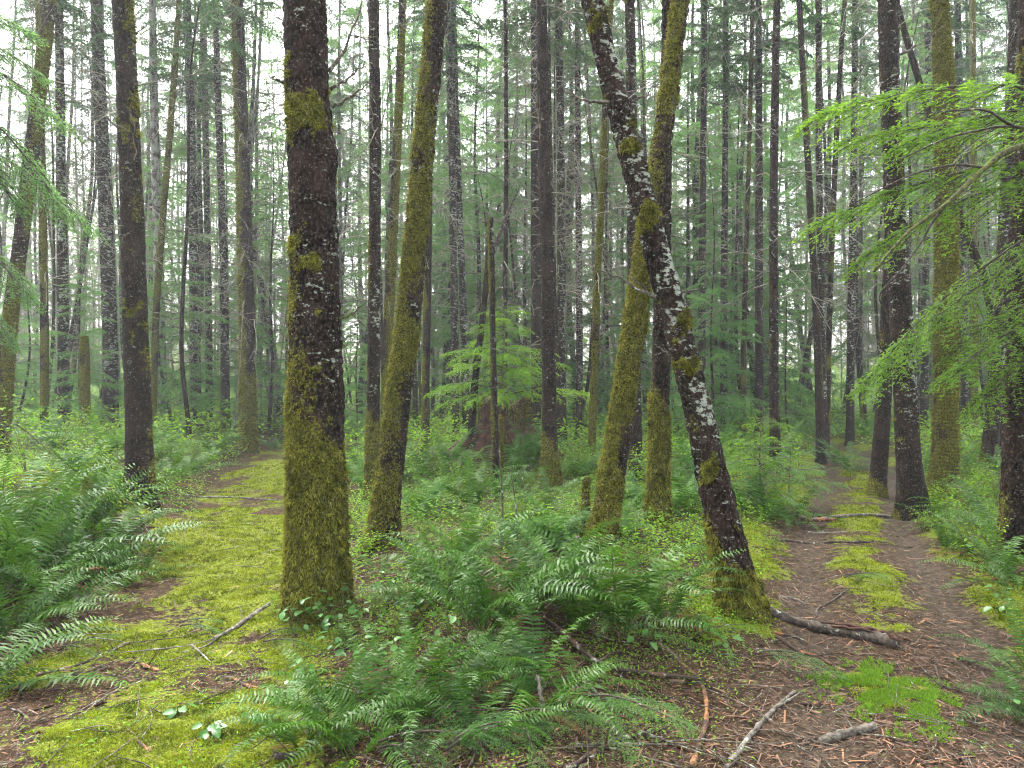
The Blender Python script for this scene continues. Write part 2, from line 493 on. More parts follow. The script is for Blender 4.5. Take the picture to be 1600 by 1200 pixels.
# ------------------------------------------------------------------ trunks
def trunk_mesh(name, P, rad, seg, moss=0.0, moss_h=0.0, moss_soft=0.8, side=(-1, 0, 0.15), lichen=0.0, lich_side=(1, 0, 0.1), pale=0.0,
               patches=(), bumps=(), rough=0.012, flare=0.35, seed=0, tufts=0, tuft_len=0.03, zvis=99):
    """P (k,3) centre line in local coordinates (base at 0), rad (k,)"""
    P = np.asarray(P, float); rad = np.asarray(rad, float)
    T = norm(np.gradient(P, axis=0))
    U = norm(np.array([1.0, 0, 0]) - T * T[:, :1]); W = np.cross(T, U)
    th = np.arange(seg) * 2 * np.pi / seg
    C, S = np.cos(th), np.sin(th)
    Nn = C[None, :, None] * U[:, None] + S[None, :, None] * W[:, None]
    h = P[:, 2][:, None] + 0 * th[None]
    r = rad[:, None] + 0 * th[None]
    sx = seed * 13.7
    r0 = float(rad[0])
    lob = 0.5 + 0.5 * np.sin(th * 4 + seed * 1.7 + 0.8 * np.sin(th * 2 + seed))
    fl = np.exp(-np.maximum(h, 0) / (1.1 * r0 + 0.02))
    r = r * (1 + flare * fl * (0.35 + 0.9 * lob[None]))
    q = Nn * r[..., None] + P[:, None]
    r = r * (1 + 0.10 * (fbm(Nn[..., 0] * 1.2 + sx, Nn[..., 1] * 1.2, h * 1.2, 2) - 0.5))
    if rough:
        n = np.abs(vnoise(q[..., 0] * 26 + sx, q[..., 1] * 26, h * 15) - 0.5) * 2
        n2 = vnoise(q[..., 0] * 55 + sx, q[..., 1] * 55, h * 30)
        r = r + rough * (n - 0.4) + 0.5 * rough * (n2 - 0.5)
    for (bh, bth, bw, ba) in bumps:
        dth = np.angle(np.exp(1j * (th - bth)))
        r = r + ba * np.exp(-((h - bh) / bw) ** 2 - (dth[None] / 0.45) ** 2)
    V = P[:, None] + Nn * r[..., None]
    nz = fbm(V[..., 0] * 4 + sx, V[..., 1] * 4, V[..., 2] * 2.2, 3)
    mo = moss + sstep(moss_h + moss_soft, moss_h - moss_soft, h) * (1.0 if moss_h > 0 else 0)
    mo = mo + side[2] * 2 * (Nn[..., 0] * side[0] + Nn[..., 1] * side[1]) + (nz - 0.5) * 1.3
    for (ph, phh, pth, ptw, ps) in patches:
        dth = np.abs(np.angle(np.exp(1j * (th - pth))))
        jag = (fbm(V[..., 0] * 11 + sx, V[..., 1] * 11, V[..., 2] * 8, 3) - 0.60) * 3.0
        mo = np.maximum(mo, 1.25 * ps * np.exp(-((h - ph) / phh) ** 2 - (dth[None] / (1.1 * ptw)) ** 2) + jag)
    mo = np.clip(mo, 0, 1.2)
    nl = fbm(V[..., 0] * 7 + sx + 40, V[..., 1] * 7, V[..., 2] * 4, 3)
    li = np.clip(lichen + (nl - 0.5) * 0.9 + lich_side[2] * 0.7 * (Nn[..., 0] * lich_side[0] + Nn[..., 1] * lich_side[1]), 0, 1) * (lichen > 0) * (0.25 + 0.75 * sstep(0.2, 1.8, h))
    clump = vnoise(V[..., 0] * 30 + sx, V[..., 1] * 30, V[..., 2] * 22)
    r_m = r + (0.003 + 0.018 * clump) * sstep(0.45, 0.8, mo) * (1 if rough > 0.008 else 0.3)
    V = P[:, None] + Nn * r_m[..., None]
    k = len(P)
    i = np.arange(k * seg).reshape(k, seg)
    a_ = i[:-1]; b_ = np.roll(a_, -1, 1); d_ = i[1:]; c_ = np.roll(d_, -1, 1)
    Q = np.stack([a_, b_, c_, d_], -1).reshape(-1, 4)
    mask = np.stack([mo, li, np.full_like(mo, pale)], -1).reshape(-1, 3)
    top = np.concatenate([V.reshape(-1, 3), P[-1:]]); mask = np.concatenate([mask, mask[-1:]])
    tri = np.stack([i[-1], np.roll(i[-1], -1), np.full(seg, k * seg)], -1)
    me = make_mesh(name, top, [Q, tri], M['bark'], mask=mask, smooth=True)
    tm = None
    if tufts:
        g = np.random.default_rng(seed + 5)
        wgt = (sstep(0.40, 0.75, mo) * r_m * (h < zvis) * np.gradient(P[:, 2])[:, None]).ravel()
        if wgt.sum() > 0:
            idx = g.choice(len(wgt), tufts, p=wgt / wgt.sum())
            pos = V.reshape(-1, 3)[idx]; n_ = Nn.reshape(-1, 3)[idx]
            pos = pos + g.normal(0, 0.006, pos.shape) - n_ * 0.004
            low = sstep(1.6, 0.3, pos[:, 2:3]) * (1 if moss_h > 0 else 0)
            d = norm(n_ * g.uniform(0.3, 1.0, (tufts, 1)) * (1 - 0.4 * low) + g.normal(0, 0.45, (tufts, 3)) + np.array([0, 0, -0.45]) - low * np.array([0, 0, 0.6]))
            L = g.uniform(0.4, 1.2, (tufts, 1)) * tuft_len * (1 + 0.3 * low) * sstep(-0.02, 0.12, pos[:, 2:3])
            w = norm(np.cross(d, g.normal(0, 1, (tufts, 3)))) * L * 0.16
            tv = np.stack([pos - w, pos + w, pos + d * L], 1).reshape(-1, 3)
            tt = np.clip(1.3 * (clump.ravel()[idx] - 0.5) + 1.0 * (fbm(pos[:, 0] * 14, pos[:, 1] * 14, pos[:, 2] * 5, 3) - 0.5) + g.normal(0.45, 0.22, tufts) + 0.15 * (n_[:, 0] * side[0]), 0, 1)
            tm = make_mesh('moss', tv, np.arange(3 * tufts).reshape(-1, 3), M['tuft'], tint=np.repeat(tt, 3))
    return me, tm

def dead_twigs(g, n, z0, z1, rad, lmin, lmax, width=0.006, bias=None, sub=3):
    """bare arching twigs round a vertical axis; rad(z) gives the trunk surface"""
    mb = MB()
    z = g.uniform(z0, z1, n); az = g.uniform(0, 2 * np.pi, n)
    if bias is not None: az = np.where(g.random(n) < 0.5, bias + g.normal(0, 0.6, n), az)
    L = g.uniform(lmin, lmax, n)
    K = 7
    t = np.linspace(0, 1, K)
    el = g.normal(0.15, 0.35, n); cur = g.normal(-0.35, 0.45, n)
    out = L[:, None] * t * np.cos(el)[:, None]
    zz = L[:, None] * (np.sin(el)[:, None] * t + cur[:, None] * t ** 2)
    wob = np.cumsum(g.normal(0, 0.035, (n, K)), 1) * L[:, None]
    ca, sa = np.cos(az)[:, None], np.sin(az)[:, None]
    rr = np.array([rad(q) for q in z])[:, None] * 0.8
    cx, cy_ = (np.array([axis_xy(q) for q in z]).T if (axis_xy := getattr(rad, 'xy', None)) else (np.zeros(n), np.zeros(n)))
    P = np.stack([cx[:, None] + (rr + out) * ca - wob * sa, cy_[:, None] + (rr + out) * sa + wob * ca, z[:, None] + zz], -1)
    Rr = width * (L[:, None] / lmax * 0.6 + 0.5) * (1 - 0.8 * t)[None]
    V, f = tubes(P, Rr, 3, False); mb.add(V, f)
    if sub:
        j = np.repeat(np.arange(n), sub); ns = len(j)
        u = g.uniform(0.25, 0.9, ns); k = np.clip((u * (K - 1)).astype(int), 0, K - 2)
        base = P[j, k]; d = norm(P[j, k + 1] - P[j, k])
        d = norm(d + g.normal(0, 0.55, (ns, 3)) + np.array([0, 0, 0.1]))
        l2 = L[j] * g.uniform(0.2, 0.55, ns)
        t2 = np.linspace(0, 1, 4)
        P2 = base[:, None] + d[:, None] * (l2[:, None] * t2)[..., None] + np.array([0, 0, -0.15]) * (l2[:, None] * t2 ** 2)[..., None]
        V, f = tubes(P2, width * 0.5 * np.ones((ns, 1)) * (1 - 0.7 * t2), 3, False); mb.add(V, f)
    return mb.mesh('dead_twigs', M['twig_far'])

# foliage -------------------------------------------------------------
def bough(g, L, up=0.1, droop=0.35, ntw=22, twl=0.42, nlf=12, ll=0.05, lw=0.014, tdroop=0.25, start=0.15):
    """flat spray along +x: returns foliage V,F,tint and axis polyline"""
    t = np.linspace(start, 0.99, ntw) + g.normal(0, 0.012, ntw)
    s = np.where(np.arange(ntw) % 2 == 0, 1.0, -1.0)
    ax = lambda t: np.stack([L * t, 0.04 * L * np.sin(t * 4 + L * 7), L * (up * t - droop * t ** 2)], -1)
    p0 = ax(t)
    ln = twl * L * np.minimum(1, 0.45 + 2.2 * (t - start)) * (1.02 - t) ** 0.65 * g.uniform(0.7, 1.15, ntw) + 0.05 * L
    an = g.normal(0.95, 0.14, ntw) * (1 - 0.45 * t)
    d = np.stack([np.cos(an), s * np.sin(an), -0.12 - up * 0 + g.normal(0, 0.12, ntw) - droop * t * 0.9], -1)
    d = norm(d)
    u = np.linspace(0.06, 1, nlf)
    pt = p0[:, None] + d[:, None] * (ln[:, None] * u)[..., None]
    pt[..., 2] -= tdroop * ln[:, None] * u ** 2
    pt += g.normal(0, 0.006 * L, pt.shape)
    up_v = np.array([0, 0, 1.0])
    side = norm(np.cross(d, up_v))
    vs_, fs_, ts_ = [], [], []
    for sg in (-1, 1):
        aa = g.normal(0.85, 0.2, (ntw, nlf))
        dr = norm(np.cos(aa)[..., None] * d[:, None] + sg * np.sin(aa)[..., None] * side[:, None] + g.normal(0, 0.22, (ntw, nlf, 3)) + np.array([0, 0, -0.12]))
        l = ll * g.uniform(0.6, 1.3, (ntw, nlf)) * (1.15 - 0.6 * u)[None]
        w = norm(np.cross(dr, up_v + g.normal(0, 0.5, dr.shape))) * lw * 0.5
        a_ = pt - w + dr * l[..., None] * 0.1; b_ = pt + w + dr * l[..., None] * 0.1; c_ = pt + dr * l[..., None]
        v = np.stack([a_, b_, c_], 2).reshape(-1, 3)
        vs_.append(v)
        tt = 0.25 + 0.5 * u[None] * np.ones((ntw, 1)) + g.normal(0, 0.15, (ntw, nlf)) + 0.15 * t[:, None]
        ts_.append(np.repeat(np.clip(tt, 0, 1).ravel(), 3))
    V = np.concatenate(vs_)
    tw = np.stack([p0, p0 + d * (ln * 0.5)[:, None] - np.array([0, 0, 1]) * (tdroop * ln * 0.25)[:, None], p0 + d * ln[:, None] * 0.95 - np.array([0, 0, 1]) * (tdroop * ln * 0.9)[:, None]], 1)
    return V, np.arange(len(V)).reshape(-1, 3), np.concatenate(ts_), ax(np.linspace(0, 1, 8)), tw

def place(V, az, off, scale=1.0, pitch=0.0, roll=0.0):
    m = np.array(Matrix.Rotation(az, 3, 'Z') @ Matrix.Rotation(-pitch, 3, 'Y') @ Matrix.Rotation(roll, 3, 'X'))
    return (V * scale) @ m.T + np.asarray(off)

def crown_mesh(name, g, z0, z1, n, lmax, shape, mat, pool, rfrac=0.03, lmin=0.3, pitch=(0.1, 0.25)):
    """foliage between z0 and z1; shape(u) gives relative bough length, u = 0 at the bottom"""
    mb = MB(); st = MB()
    u = np.sort(g.random(n)); az = np.arange(n) * 2.399 + g.normal(0, 0.4, n)
    for k in range(n):
        L = max(lmin, lmax * shape(u[k]) * g.uniform(0.65, 1.15))
        V, f, t, ax, tw = pool[g.integers(len(pool))]
        pit = g.normal(*pitch) + 0.5 * max(0, u[k] - 0.8)
        off = (0, 0, z0 + (z1 - z0) * u[k]); rl = g.normal(0, 0.25)
        mb.add(place(V, az[k], off, L, pit, rl), f, np.clip(t + g.normal(0, 0.12), 0, 1))
        A = place(ax, az[k], off, L, pit, rl)
        Vt, ft = tubes(A[None], (0.012 * L + 0.004) * (1 - 0.8 * np.linspace(0, 1, len(A)))[None], 3, False)
        st.add(Vt, ft)
    return mb.mesh(name, mat), st.mesh('limbs', M['twig'])

g0 = np.random.default_rng(3)
POOL_S = [bough(g0, 1.0, 0.10, g0.uniform(0.2, 0.5), 24, 0.42, 11, 0.075, 0.020, 0.3) for _ in range(6)]
POOL_H = [bough(g0, 1.0, 0.18, g0.uniform(0.35, 0.65), 26, 0.40, 13, 0.060, 0.017, 0.35) for _ in range(6)]
POOL_M = [bough(g0, 1.0, 0.14, g0.uniform(0.3, 0.55), 30, 0.42, 18, 0.035, 0.010, 0.35) for _ in range(5)]
POOL_N = [bough(g0, 1.0, 0.12, g0.uniform(0.25, 0.5), 40, 0.42, 30, 0.022, 0.0055, 0.35) for _ in range(5)]

# ------------------------------------------------------------------ the trees one can tell apart
LAND = []                 # (short name, function px(depth-free) at eye level, depth)
ALLTREES = []             # footprints (x, y, r)

def tree(spec):
    """pts: photograph pixels (x, y, width) from the base upwards; the trunk stands at the depth of its base"""
    g = np.random.default_rng(spec.get('seed', len(ALLTREES) * 3 + 1))
    pts = spec['pts']
    bx, by, bw = pts[0]
    base = hit(bx, by) if 'Y' not in spec else np.array(((bx - 800) / F * spec['Y'], spec['Y'], 0.0))
    if 'Y' in spec: base[2] = float(gh(base[0], base[1]))
    Y = base[1]
    H = spec.get('H', 24.0)
    c, r = [], []
    lean_d = spec.get('lean_d', 0.0)
    for (px, py, w) in pts:
        p = at(px, py, Y) - base
        p[1] += lean_d * max(p[2], 0)
        if not c: p = np.zeros(3)
        c.append(p); r.append((0.94 if Y < 12 else 0.85) * w / 2 / F * Y)
    last, prev = c[-1], c[-2]
    ztop = last[2]
    if not spec.get('broken') and ztop < H:
        d = (last - prev) / max(last[2] - prev[2], 1e-3)
        k = 3
        for q in range(1, k + 1):
            z = (H - ztop) * q / k
            fade = z * (1 - 0.35 * z / (H - ztop))
            c.append(last + np.array([d[0] * fade, d[1] * fade, z])); r.append(r[len(pts) - 1] * (1 - q / k) + 0.015)
    c = np.array(c); r = np.array(r)
    zv = min(c[-1][2], EYE + 0.56 * Y + 0.3 - base[2])
    near = Y < 12
    step = spec.get('step', 0.022 if Y < 8 else 0.05 if Y < 12 else 0.12)
    zs = np.concatenate([np.arange(-0.25, zv, step), np.linspace(zv, c[-1][2], 12 if c[-1][2] > zv + 0.1 else 2)])
    fine = spline(np.column_stack([c, r]), 400)
    order = np.argsort(fine[:, 2])
    col = lambda i, z: np.interp(z, fine[order, 2], fine[order, i])
    P = np.column_stack([col(0, zs), col(1, zs), zs]); rad = col(3, zs)
    low = zs < 0
    if low.any():
        slope = (fine[20, :2] - fine[0, :2]) / max(fine[20, 2] - fine[0, 2], 1e-3)
        P[low, :2] = slope * zs[low, None]
    if near:
        P[:, 0] += 0.012 * (vnoise(zs * 1.3, zs * 0 + spec.get('seed', 1)) - 0.5) * sstep(0, 0.6, zs)
    seg = spec.get('seg', 96 if Y < 6 else 64 if Y < 8 else 36 if Y < 13 else 18)
    me, tm = trunk_mesh('trunk', P, rad, seg, seed=spec.get('seed', len(ALLTREES)), rough=0.018 if Y < 8 else 0.012 if near else 0.006,
                        tufts=spec.get('tufts', 0), zvis=zv, **spec.get('look', {}))
    root = thing(spec.get('name', 'spruce_tree'), tuple(base), spec['label'], spec.get('cat', 'tree'), spec.get('group'))
    obj('trunk', me, root)
    if tm: obj('moss', tm, root, kind='stuff')
    rf = lambda z: float(col(3, z))
    rf.xy = lambda z: (float(col(0, z)), float(col(1, z)))
    for b in spec.get('branches', ()):                  # single limbs seen against the light: pixels (x, y), width px, depth shift
        bp = [at(q[0], q[1], Y + b.get('dy', 0) + lean_d * 2 + 0.25 * i * b.get('out', 0)) - base for i, q in enumerate(b['p'])]
        sp = spline(np.array(bp), 14)
        sp[1:-1] += g.normal(0, 0.006, (12, 3))
        w0 = b.get('w', 5) / 2 / F * Y
        V, f = tubes(sp[None], (w0 * (1 - 0.75 * np.linspace(0, 1, 14)))[None], 6)
        mb = MB(); mb.add(V, f)
        br = obj('branch', mb.mesh('branch', M[b.get('m', 'twig')], True), root)
        if b.get('sub', 2):
            mb = MB()
            for _ in range(b.get('sub', 2)):
                k = g.integers(3, 11); d = norm(sp[k + 1] - sp[k] + g.normal(0, 0.02, 3)); Ls = g.uniform(0.1, 0.35)
                d = norm(d + g.normal(0, 0.5, 3) * np.array([1, 0.7, 1]))
                q = sp[k] + d * Ls * np.linspace(0, 1, 5)[:, None] + np.array([0, 0, -0.06]) * np.linspace(0, 1, 5)[:, None] ** 2
                V, f = tubes(q[None], (w0 * 0.35 * (1 - 0.7 * np.linspace(0, 1, 5)))[None], 4); mb.add(V, f)
            o = obj('side_twigs', mb.mesh('side_twigs', M[b.get('m', 'twig')]), br, kind='stuff')
    nt_ = spec.get('twigs', 0)
    if nt_:
        z0, z1 = spec.get('tz', (1.5, 1.0))
        o = obj('dead_twigs', dead_twigs(g, nt_, max(0.8, EYE + z0), EYE + 0.54 * Y + z1, rf, *spec.get('tl', (0.4, 1.8)), width=spec.get('tw', 0.008 if Y < 12 else 0.012)), root, kind='stuff')
    if spec.get('crown', True) and not spec.get('broken'):
        cr, li = (CROWNS_S if Y > 16 else CROWNS_N)[g.integers(2)]
        xy = (col(0, H * 0.8), col(1, H * 0.8))
        o = obj('crown', cr, root, loc=(xy[0], xy[1], 0), scale=(0.9, 0.9, H / 24)); o.rotation_euler.z = g.uniform(0, 6)
        obj('limbs', li, o, kind='stuff')
    ALLTREES.append((base[0], base[1], r[0]))
    if spec.get('short'):
        zx = EYE - base[2]
        LAND.append((800 + (base[0] + col(0, zx)) / Y * F, spec['short'], Y))
    return root

CROWNS_N = [crown_mesh('crown', np.random.default_rng(30 + i), 15.0, 24.2, 40, 1.9, lambda u: (1 - u) ** 0.7 + 0.08, M['spruce'], POOL_S) for i in range(2)]
CROWNS_S = [crown_mesh('crown', np.random.default_rng(20 + i), 9.0 + i * 1.0, 24.2, 70, 2.4, lambda u: (1 - u) ** 0.7 * (0.55 + 0.9 * u) + 0.08, M['spruce'], POOL_S) for i in range(4)]

PI = math.pi
LEFTSIDE, FRONT = PI, -PI / 2
def L(**k): return k
TREES = [
 dict(short='the big mossy spruce', seed=11, label='thick near spruce with dark scaly bark above a moss-coated base',
      pts=[(497, 955, 98), (496, 800, 92), (493, 600, 86), (490, 400, 78), (484, 200, 74), (475, 0, 68)], lean_d=0.0, tufts=46000, seg=128, step=0.018,
      look=L(moss=-0.02, moss_h=1.55, moss_soft=0.75, side=(-1, -0.1, 0.17), flare=0.2, tuft_len=0.026,
             patches=[(2.62, 0.14, 3.9, 0.9, 1.0), (2.5, 0.1, 4.6, 0.8, 0.8), (3.75, 0.16, 3.7, 0.5, 0.9), (3.55, 0.16, 4.5, 1.2, 1.05), (1.95, 0.1, 5.0, 0.5, 0.7)],
             bumps=[(3.3, 0.0, 0.10, 0.035), (3.2, 0.0, 0.06, 0.02)], lichen=0.14),
      branches=[dict(p=[(514, 112), (530, 90), (548, 58), (566, 0)], w=7, sub=3), dict(p=[(516, 140), (540, 124), (576, 92)], w=6), dict(p=[(518, 168), (548, 150), (580, 128)], w=6, m='twig'),
                dict(p=[(521, 352), (531, 345), (541, 337)], w=6, sub=0), dict(p=[(526, 500), (545, 492), (571, 473)], w=6, m='stick_mossy', sub=1), dict(p=[(526, 497), (540, 486), (551, 476)], w=4, sub=0),
                dict(p=[(446, 128), (432, 124), (420, 117)], w=6, sub=0), dict(p=[(452, 40), (425, 20), (405, -10)], w=3, sub=3)]),
 dict(short='the near-black trunk', seed=12, label='dark trunk with mossy rust-brown right side beside the left fern bank',
      pts=[(219, 792, 48), (216, 650, 41), (210, 450, 38), (203, 250, 35), (197, 100, 33), (192, 0, 32)], tufts=9000,
      look=L(moss=0.0, moss_h=0.0, side=(1, -0.1, 0.16), lichen=0.1, patches=[(4.6, 0.3, 5.5, 1.2, .6), (2.4, 0.3, 5.3, 1.0, .6), (6.2, .4, 5, 1, .6)]), twigs=26, tl=(0.2, 1.0),
      branches=[dict(p=[(186, 203), (165, 180), (150, 155), (130, 122)], w=4), dict(p=[(206, 54), (216, 50), (225, 43)], w=5, sub=0), dict(p=[(222, 480), (235, 470), (242, 460)], w=3, sub=0)]),
 dict(short='the gold-streaked spruce', seed=13, label='straight spruce streaked with golden moss on its left edge',
      pts=[(388, 706, 31), (386, 500, 28), (381, 300, 25), (375, 120, 23), (371, 0, 21)], seg=36, step=0.06, tufts=16000,
      look=L(moss=0.50, moss_h=1.6, moss_soft=0.8, side=(-1, 0, 0.28), lichen=0.12, tuft_len=0.06, patches=[(2.6, .5, 3.7, 1.0, 1.2), (4.3, .35, 3.8, 1.1, 1.2), (5.5, .45, 3.6, .9, 1.2), (7.4, .4, 3.7, .9, 1.1)]), twigs=70),
 dict(short='the grey-speckled spruce', seed=14, label='slim spruce thickly speckled with pale lichen above a dark base',
      pts=[(306, 682, 21), (305, 560, 19), (302, 350, 17), (297, 150, 15), (292, 0, 14)], Y=22, look=L(lichen=0.40, lich_side=(0, -1, 0.03)), twigs=90, seg=20),
 dict(seed=15, label='lichen-blotched spruce just left of the dark fern-bank trunk', pts=[(172, 690, 29), (172, 540, 26), (164, 300, 24), (155, 120, 21), (151, 0, 21)], Y=19,
      look=L(lichen=0.36, moss=0.0, side=(-1, 0, .05)), twigs=70, seg=24, short='the blotched spruce'),
 dict(seed=16, label='thinner lichen-speckled spruce with bends, beside the gold-streaked spruce', pts=[(352, 690, 17), (351, 520, 15), (347, 330, 13), (341, 160, 12), (336, 0, 10)], Y=21, look=L(lichen=0.37), twigs=80, seg=18),
 dict(name='maple_tree', short='the curved mossy maple', seed=17, label='curved maple trunk sheathed in green moss, bending rightwards as it rises',
      pts=[(597, 852, 54), (606, 770, 44), (621, 640, 41), (637, 500, 39), (650, 350, 37), (663, 200, 35), (673, 90, 34), (680, 0, 33)], tufts=36000, lean_d=0.03,
      look=L(moss=0.64, side=(-0.9, 0, 0.12), lichen=0.2, tuft_len=0.026, flare=0.4), branches=[dict(p=[(640, 470), (626, 430), (612, 400)], w=3)]),
 dict(seed=18, label='straight dark spruce touching the left side of the curved mossy maple', pts=[(582, 790, 25), (583, 650, 22), (586, 400, 20), (586, 200, 19), (584, 0, 18)], Y=9.8,
      look=L(moss=0.12, moss_h=1.0, moss_soft=1.0, side=(-1, 0, 0.15), lichen=0.25), tufts=6000, twigs=40, tl=(0.3, 1.1)),
 dict(name='maple_tree', seed=19, label='slender mossy stem rising behind the curved maple and dark spruce', pts=[(606, 740, 18), (603, 620, 18), (608, 480, 19), (617, 300, 17), (624, 140, 15), (629, 0, 14)], Y=12.5,
      look=L(moss=0.55, side=(1, -0.3, 0.12)), tufts=6000, twigs=14, crown=False, H=14),
 dict(seed=20, label='thin moss-flecked trunk just right of the curved mossy maple', pts=[(664, 716, 16), (666, 560, 14), (669, 400, 13), (672, 200, 11), (674, 0, 10)], Y=15, look=L(moss=0.4, side=(-1, 0, 0.15)), tufts=3000, twigs=30, H=18),
 dict(seed=21, short='the paired grey trunks', label='left trunk of two close lichen-grey spruces in mid distance', pts=[(712, 690, 15), (710, 500, 14), (707, 300, 12), (703, 130, 11), (699, 0, 10)], Y=19, look=L(lichen=0.37), twigs=60),
 dict(seed=22, label='right trunk of two close lichen-grey spruces in mid distance', pts=[(729, 690, 15), (725, 520, 14), (718, 330, 12), (712, 150, 11), (708, 0, 10)], Y=19.5, look=L(lichen=0.42), twigs=60),
 dict(seed=23, label='thin rust-orange spruce pole with whorls of bare twigs', pts=[(789, 690, 10), (789, 500, 9), (791, 250, 8), (790, 0, 7)], Y=15.5, look=L(lichen=0.12), twigs=70, H=15, tl=(0.3, 1.2), crown=False),
 dict(seed=24, short='the red-brown spruce', label='clean straight red-brown spruce with mossy foot right of the stump', pts=[(860, 757, 30), (858, 640, 25), (856, 450, 23), (851, 250, 22), (848, 100, 20), (846, 0, 18)],
      look=L(moss=-0.1, moss_h=0.7, moss_soft=0.6, side=(-1, 0, 0.05), lichen=0.12), tufts=4000, twigs=46, tl=(0.2, 1.4),
      branches=[dict(p=[(848, 445), (840, 430), (832, 418)], w=3, sub=0), dict(p=[(862, 410), (858, 380), (852, 330)], w=3, sub=0)]),
 dict(seed=25, label='broad dark spruce half hidden behind the red-brown spruce', pts=[(836, 715, 23), (838, 560, 20), (837, 350, 18), (836, 100, 15), (835, 0, 14)], Y=17, look=L(lichen=0.22), twigs=50),
 dict(seed=26, short='the twiggy grey spruce', label='lichened spruce with many bare mossy side twigs', pts=[(878, 692, 19), (877, 560, 17), (877, 350, 15), (875, 150, 14), (873, 0, 13)], Y=17.5, look=L(lichen=0.36, moss=0.05), twigs=130, tl=(0.4, 1.8)),
 dict(seed=27, label='slim grey spruce right of the twiggy lichened spruce', pts=[(906, 690, 14), (905, 450, 12), (903, 200, 11), (902, 0, 10)], Y=22, look=L(lichen=0.4), twigs=90),
 dict(name='maple_tree', seed=28, short='the olive stem', label='slender olive moss-green stem leaning right before the leaning trunk', pts=[(923, 742, 15), (928, 600, 14), (933, 450, 13), (940, 300, 12), (946, 150, 11), (955, 0, 9)], Y=12,
      look=L(moss=0.7, side=(0, 0, 0)), H=13, crown=False, tufts=4000, twigs=6),
 dict(seed=29, short='the leaning trunk', label='leaning lichen-spotted trunk tilted left with tufts of moss', pts=[(1158, 955, 72), (1146, 880, 60), (1126, 790, 55), (1099, 660, 49), (1066, 520, 46), (1035, 400, 44), (1008, 290, 43), (982, 190, 41), (958, 90, 40), (936, 0, 38)],
      lean_d=0.05, tufts=30000, seg=112, H=17, step=0.018,
      look=L(moss=-0.18, moss_h=0.5, moss_soft=0.85, side=(-1, -0.3, 0.14), lichen=0.42, lich_side=(0.8, -0.3, 0.2), flare=0.4,
             patches=[(2.85, 0.11, 4.6, 1.2, 1.1), (3.32, 0.07, 4.9, 1.2, 1.0), (3.5, 0.06, 4.9, 0.9, 0.9), (2.05, 0.16, 4.9, 1.2, 1.0), (1.75, 0.1, 4.4, 0.9, 0.9), (4.25, 0.08, 4.7, 0.9, 1.0), (1.0, 0.12, 4.2, 0.8, .8)]),
      branches=[dict(p=[(952, 160), (920, 158), (895, 150), (874, 134)], w=6, sub=1), dict(p=[(992, 156), (1010, 150), (1024, 131)], w=4, sub=0), dict(p=[(1026, 468), (990, 447), (960, 430), (924, 420)], w=6, sub=1),
                dict(p=[(1012, 455), (995, 440), (981, 430)], w=4, m='stick_grey', sub=0), dict(p=[(1000, 326), (985, 327), (973, 326)], w=4, sub=0), dict(p=[(1046, 555), (1032, 545), (1022, 538)], w=4, m='stick_grey', sub=0), dict(p=[(1035, 340), (1042, 336), (1048, 333)], w=3, sub=0)]),
 dict(name='maple_tree', seed=30, short='the mossy leaning maple', label='thick mossy maple leaning right, crossing behind the leaning lichen-spotted trunk',
      pts=[(935, 872, 48), (948, 800, 44), (966, 700, 41), (985, 580, 39), (1002, 460, 36), (1020, 340, 34), (1040, 210, 33), (1060, 90, 31), (1074, 0, 29)], lean_d=0.06, tufts=36000,
      look=L(moss=0.6, side=(-0.8, -0.2, 0.16), lichen=0.12, tuft_len=0.026, flare=0.25)),
 dict(seed=31, label='spruce with moss-banded lower trunk framed by the two crossing trunks', pts=[(1027, 822, 36), (1030, 700, 32), (1033, 560, 30), (1037, 350, 25), (1042, 150, 22), (1045, 0, 20)],
      look=L(moss=0.0, moss_h=1.4, moss_soft=0.7, side=(-1, 0, 0.12), lichen=0.2), tufts=16000, twigs=20, tl=(0.2, 0.9)),
 dict(seed=32, label='dark bare spruce behind the right-leaning mossy maple', pts=[(994, 764, 25), (992, 640, 22), (990, 450, 20), (987, 200, 18), (984, 0, 17)], Y=11.5, look=L(lichen=0.3, patches=[(5.2, .3, 4.2, .9, 1)]), twigs=50),
 dict(seed=33, short='the black pole', label='thin blackish pole among green boughs right of the leaning trunk', pts=[(1096, 660, 15), (1097, 450, 13), (1099, 200, 11), (1101, 0, 10)], Y=19, look=L(lichen=0.2), twigs=60),
 dict(seed=34, label='red-brown spruce, left of a straight pair beyond the leaning trunk', pts=[(1186, 690, 17), (1186, 500, 15), (1186, 250, 13), (1185, 0, 11)], Y=19, look=L(lichen=0.22), twigs=50),
 dict(seed=35, short='the straight dark spruce', label='dark spruce, right of a straight pair beyond the leaning trunk', pts=[(1212, 742, 20), (1209, 560, 17), (1209, 300, 15), (1212, 100, 14), (1214, 0, 13)], Y=13.2, look=L(lichen=0.25), twigs=40),
 dict(seed=36, label='bowed mossy stem by the far bend of the right trail', pts=[(1283, 712, 17), (1278, 550, 14), (1265, 300, 12), (1255, 120, 11), (1249, 0, 10)], Y=15.5, look=L(moss=0.3, side=(1, 0, .1), lichen=.1), twigs=24, H=18),
 dict(seed=37, short='the trail-bend pair', label='speckled trunk close behind the bowed mossy stem at the trail bend', pts=[(1287, 690, 14), (1284, 500, 13), (1280, 250, 12), (1279, 0, 11)], Y=17, look=L(lichen=0.36), twigs=40),
 dict(name='alder_tree', seed=38, label='thin rust-mossed stem leaning right beside the trail-bend pair', pts=[(1292, 690, 10), (1296, 500, 10), (1303, 300, 10), (1312, 120, 9), (1320, 0, 8)], Y=17.5, look=L(moss=0.35, side=(0, 0, 0), lichen=.2), twigs=40, H=16, crown=False),
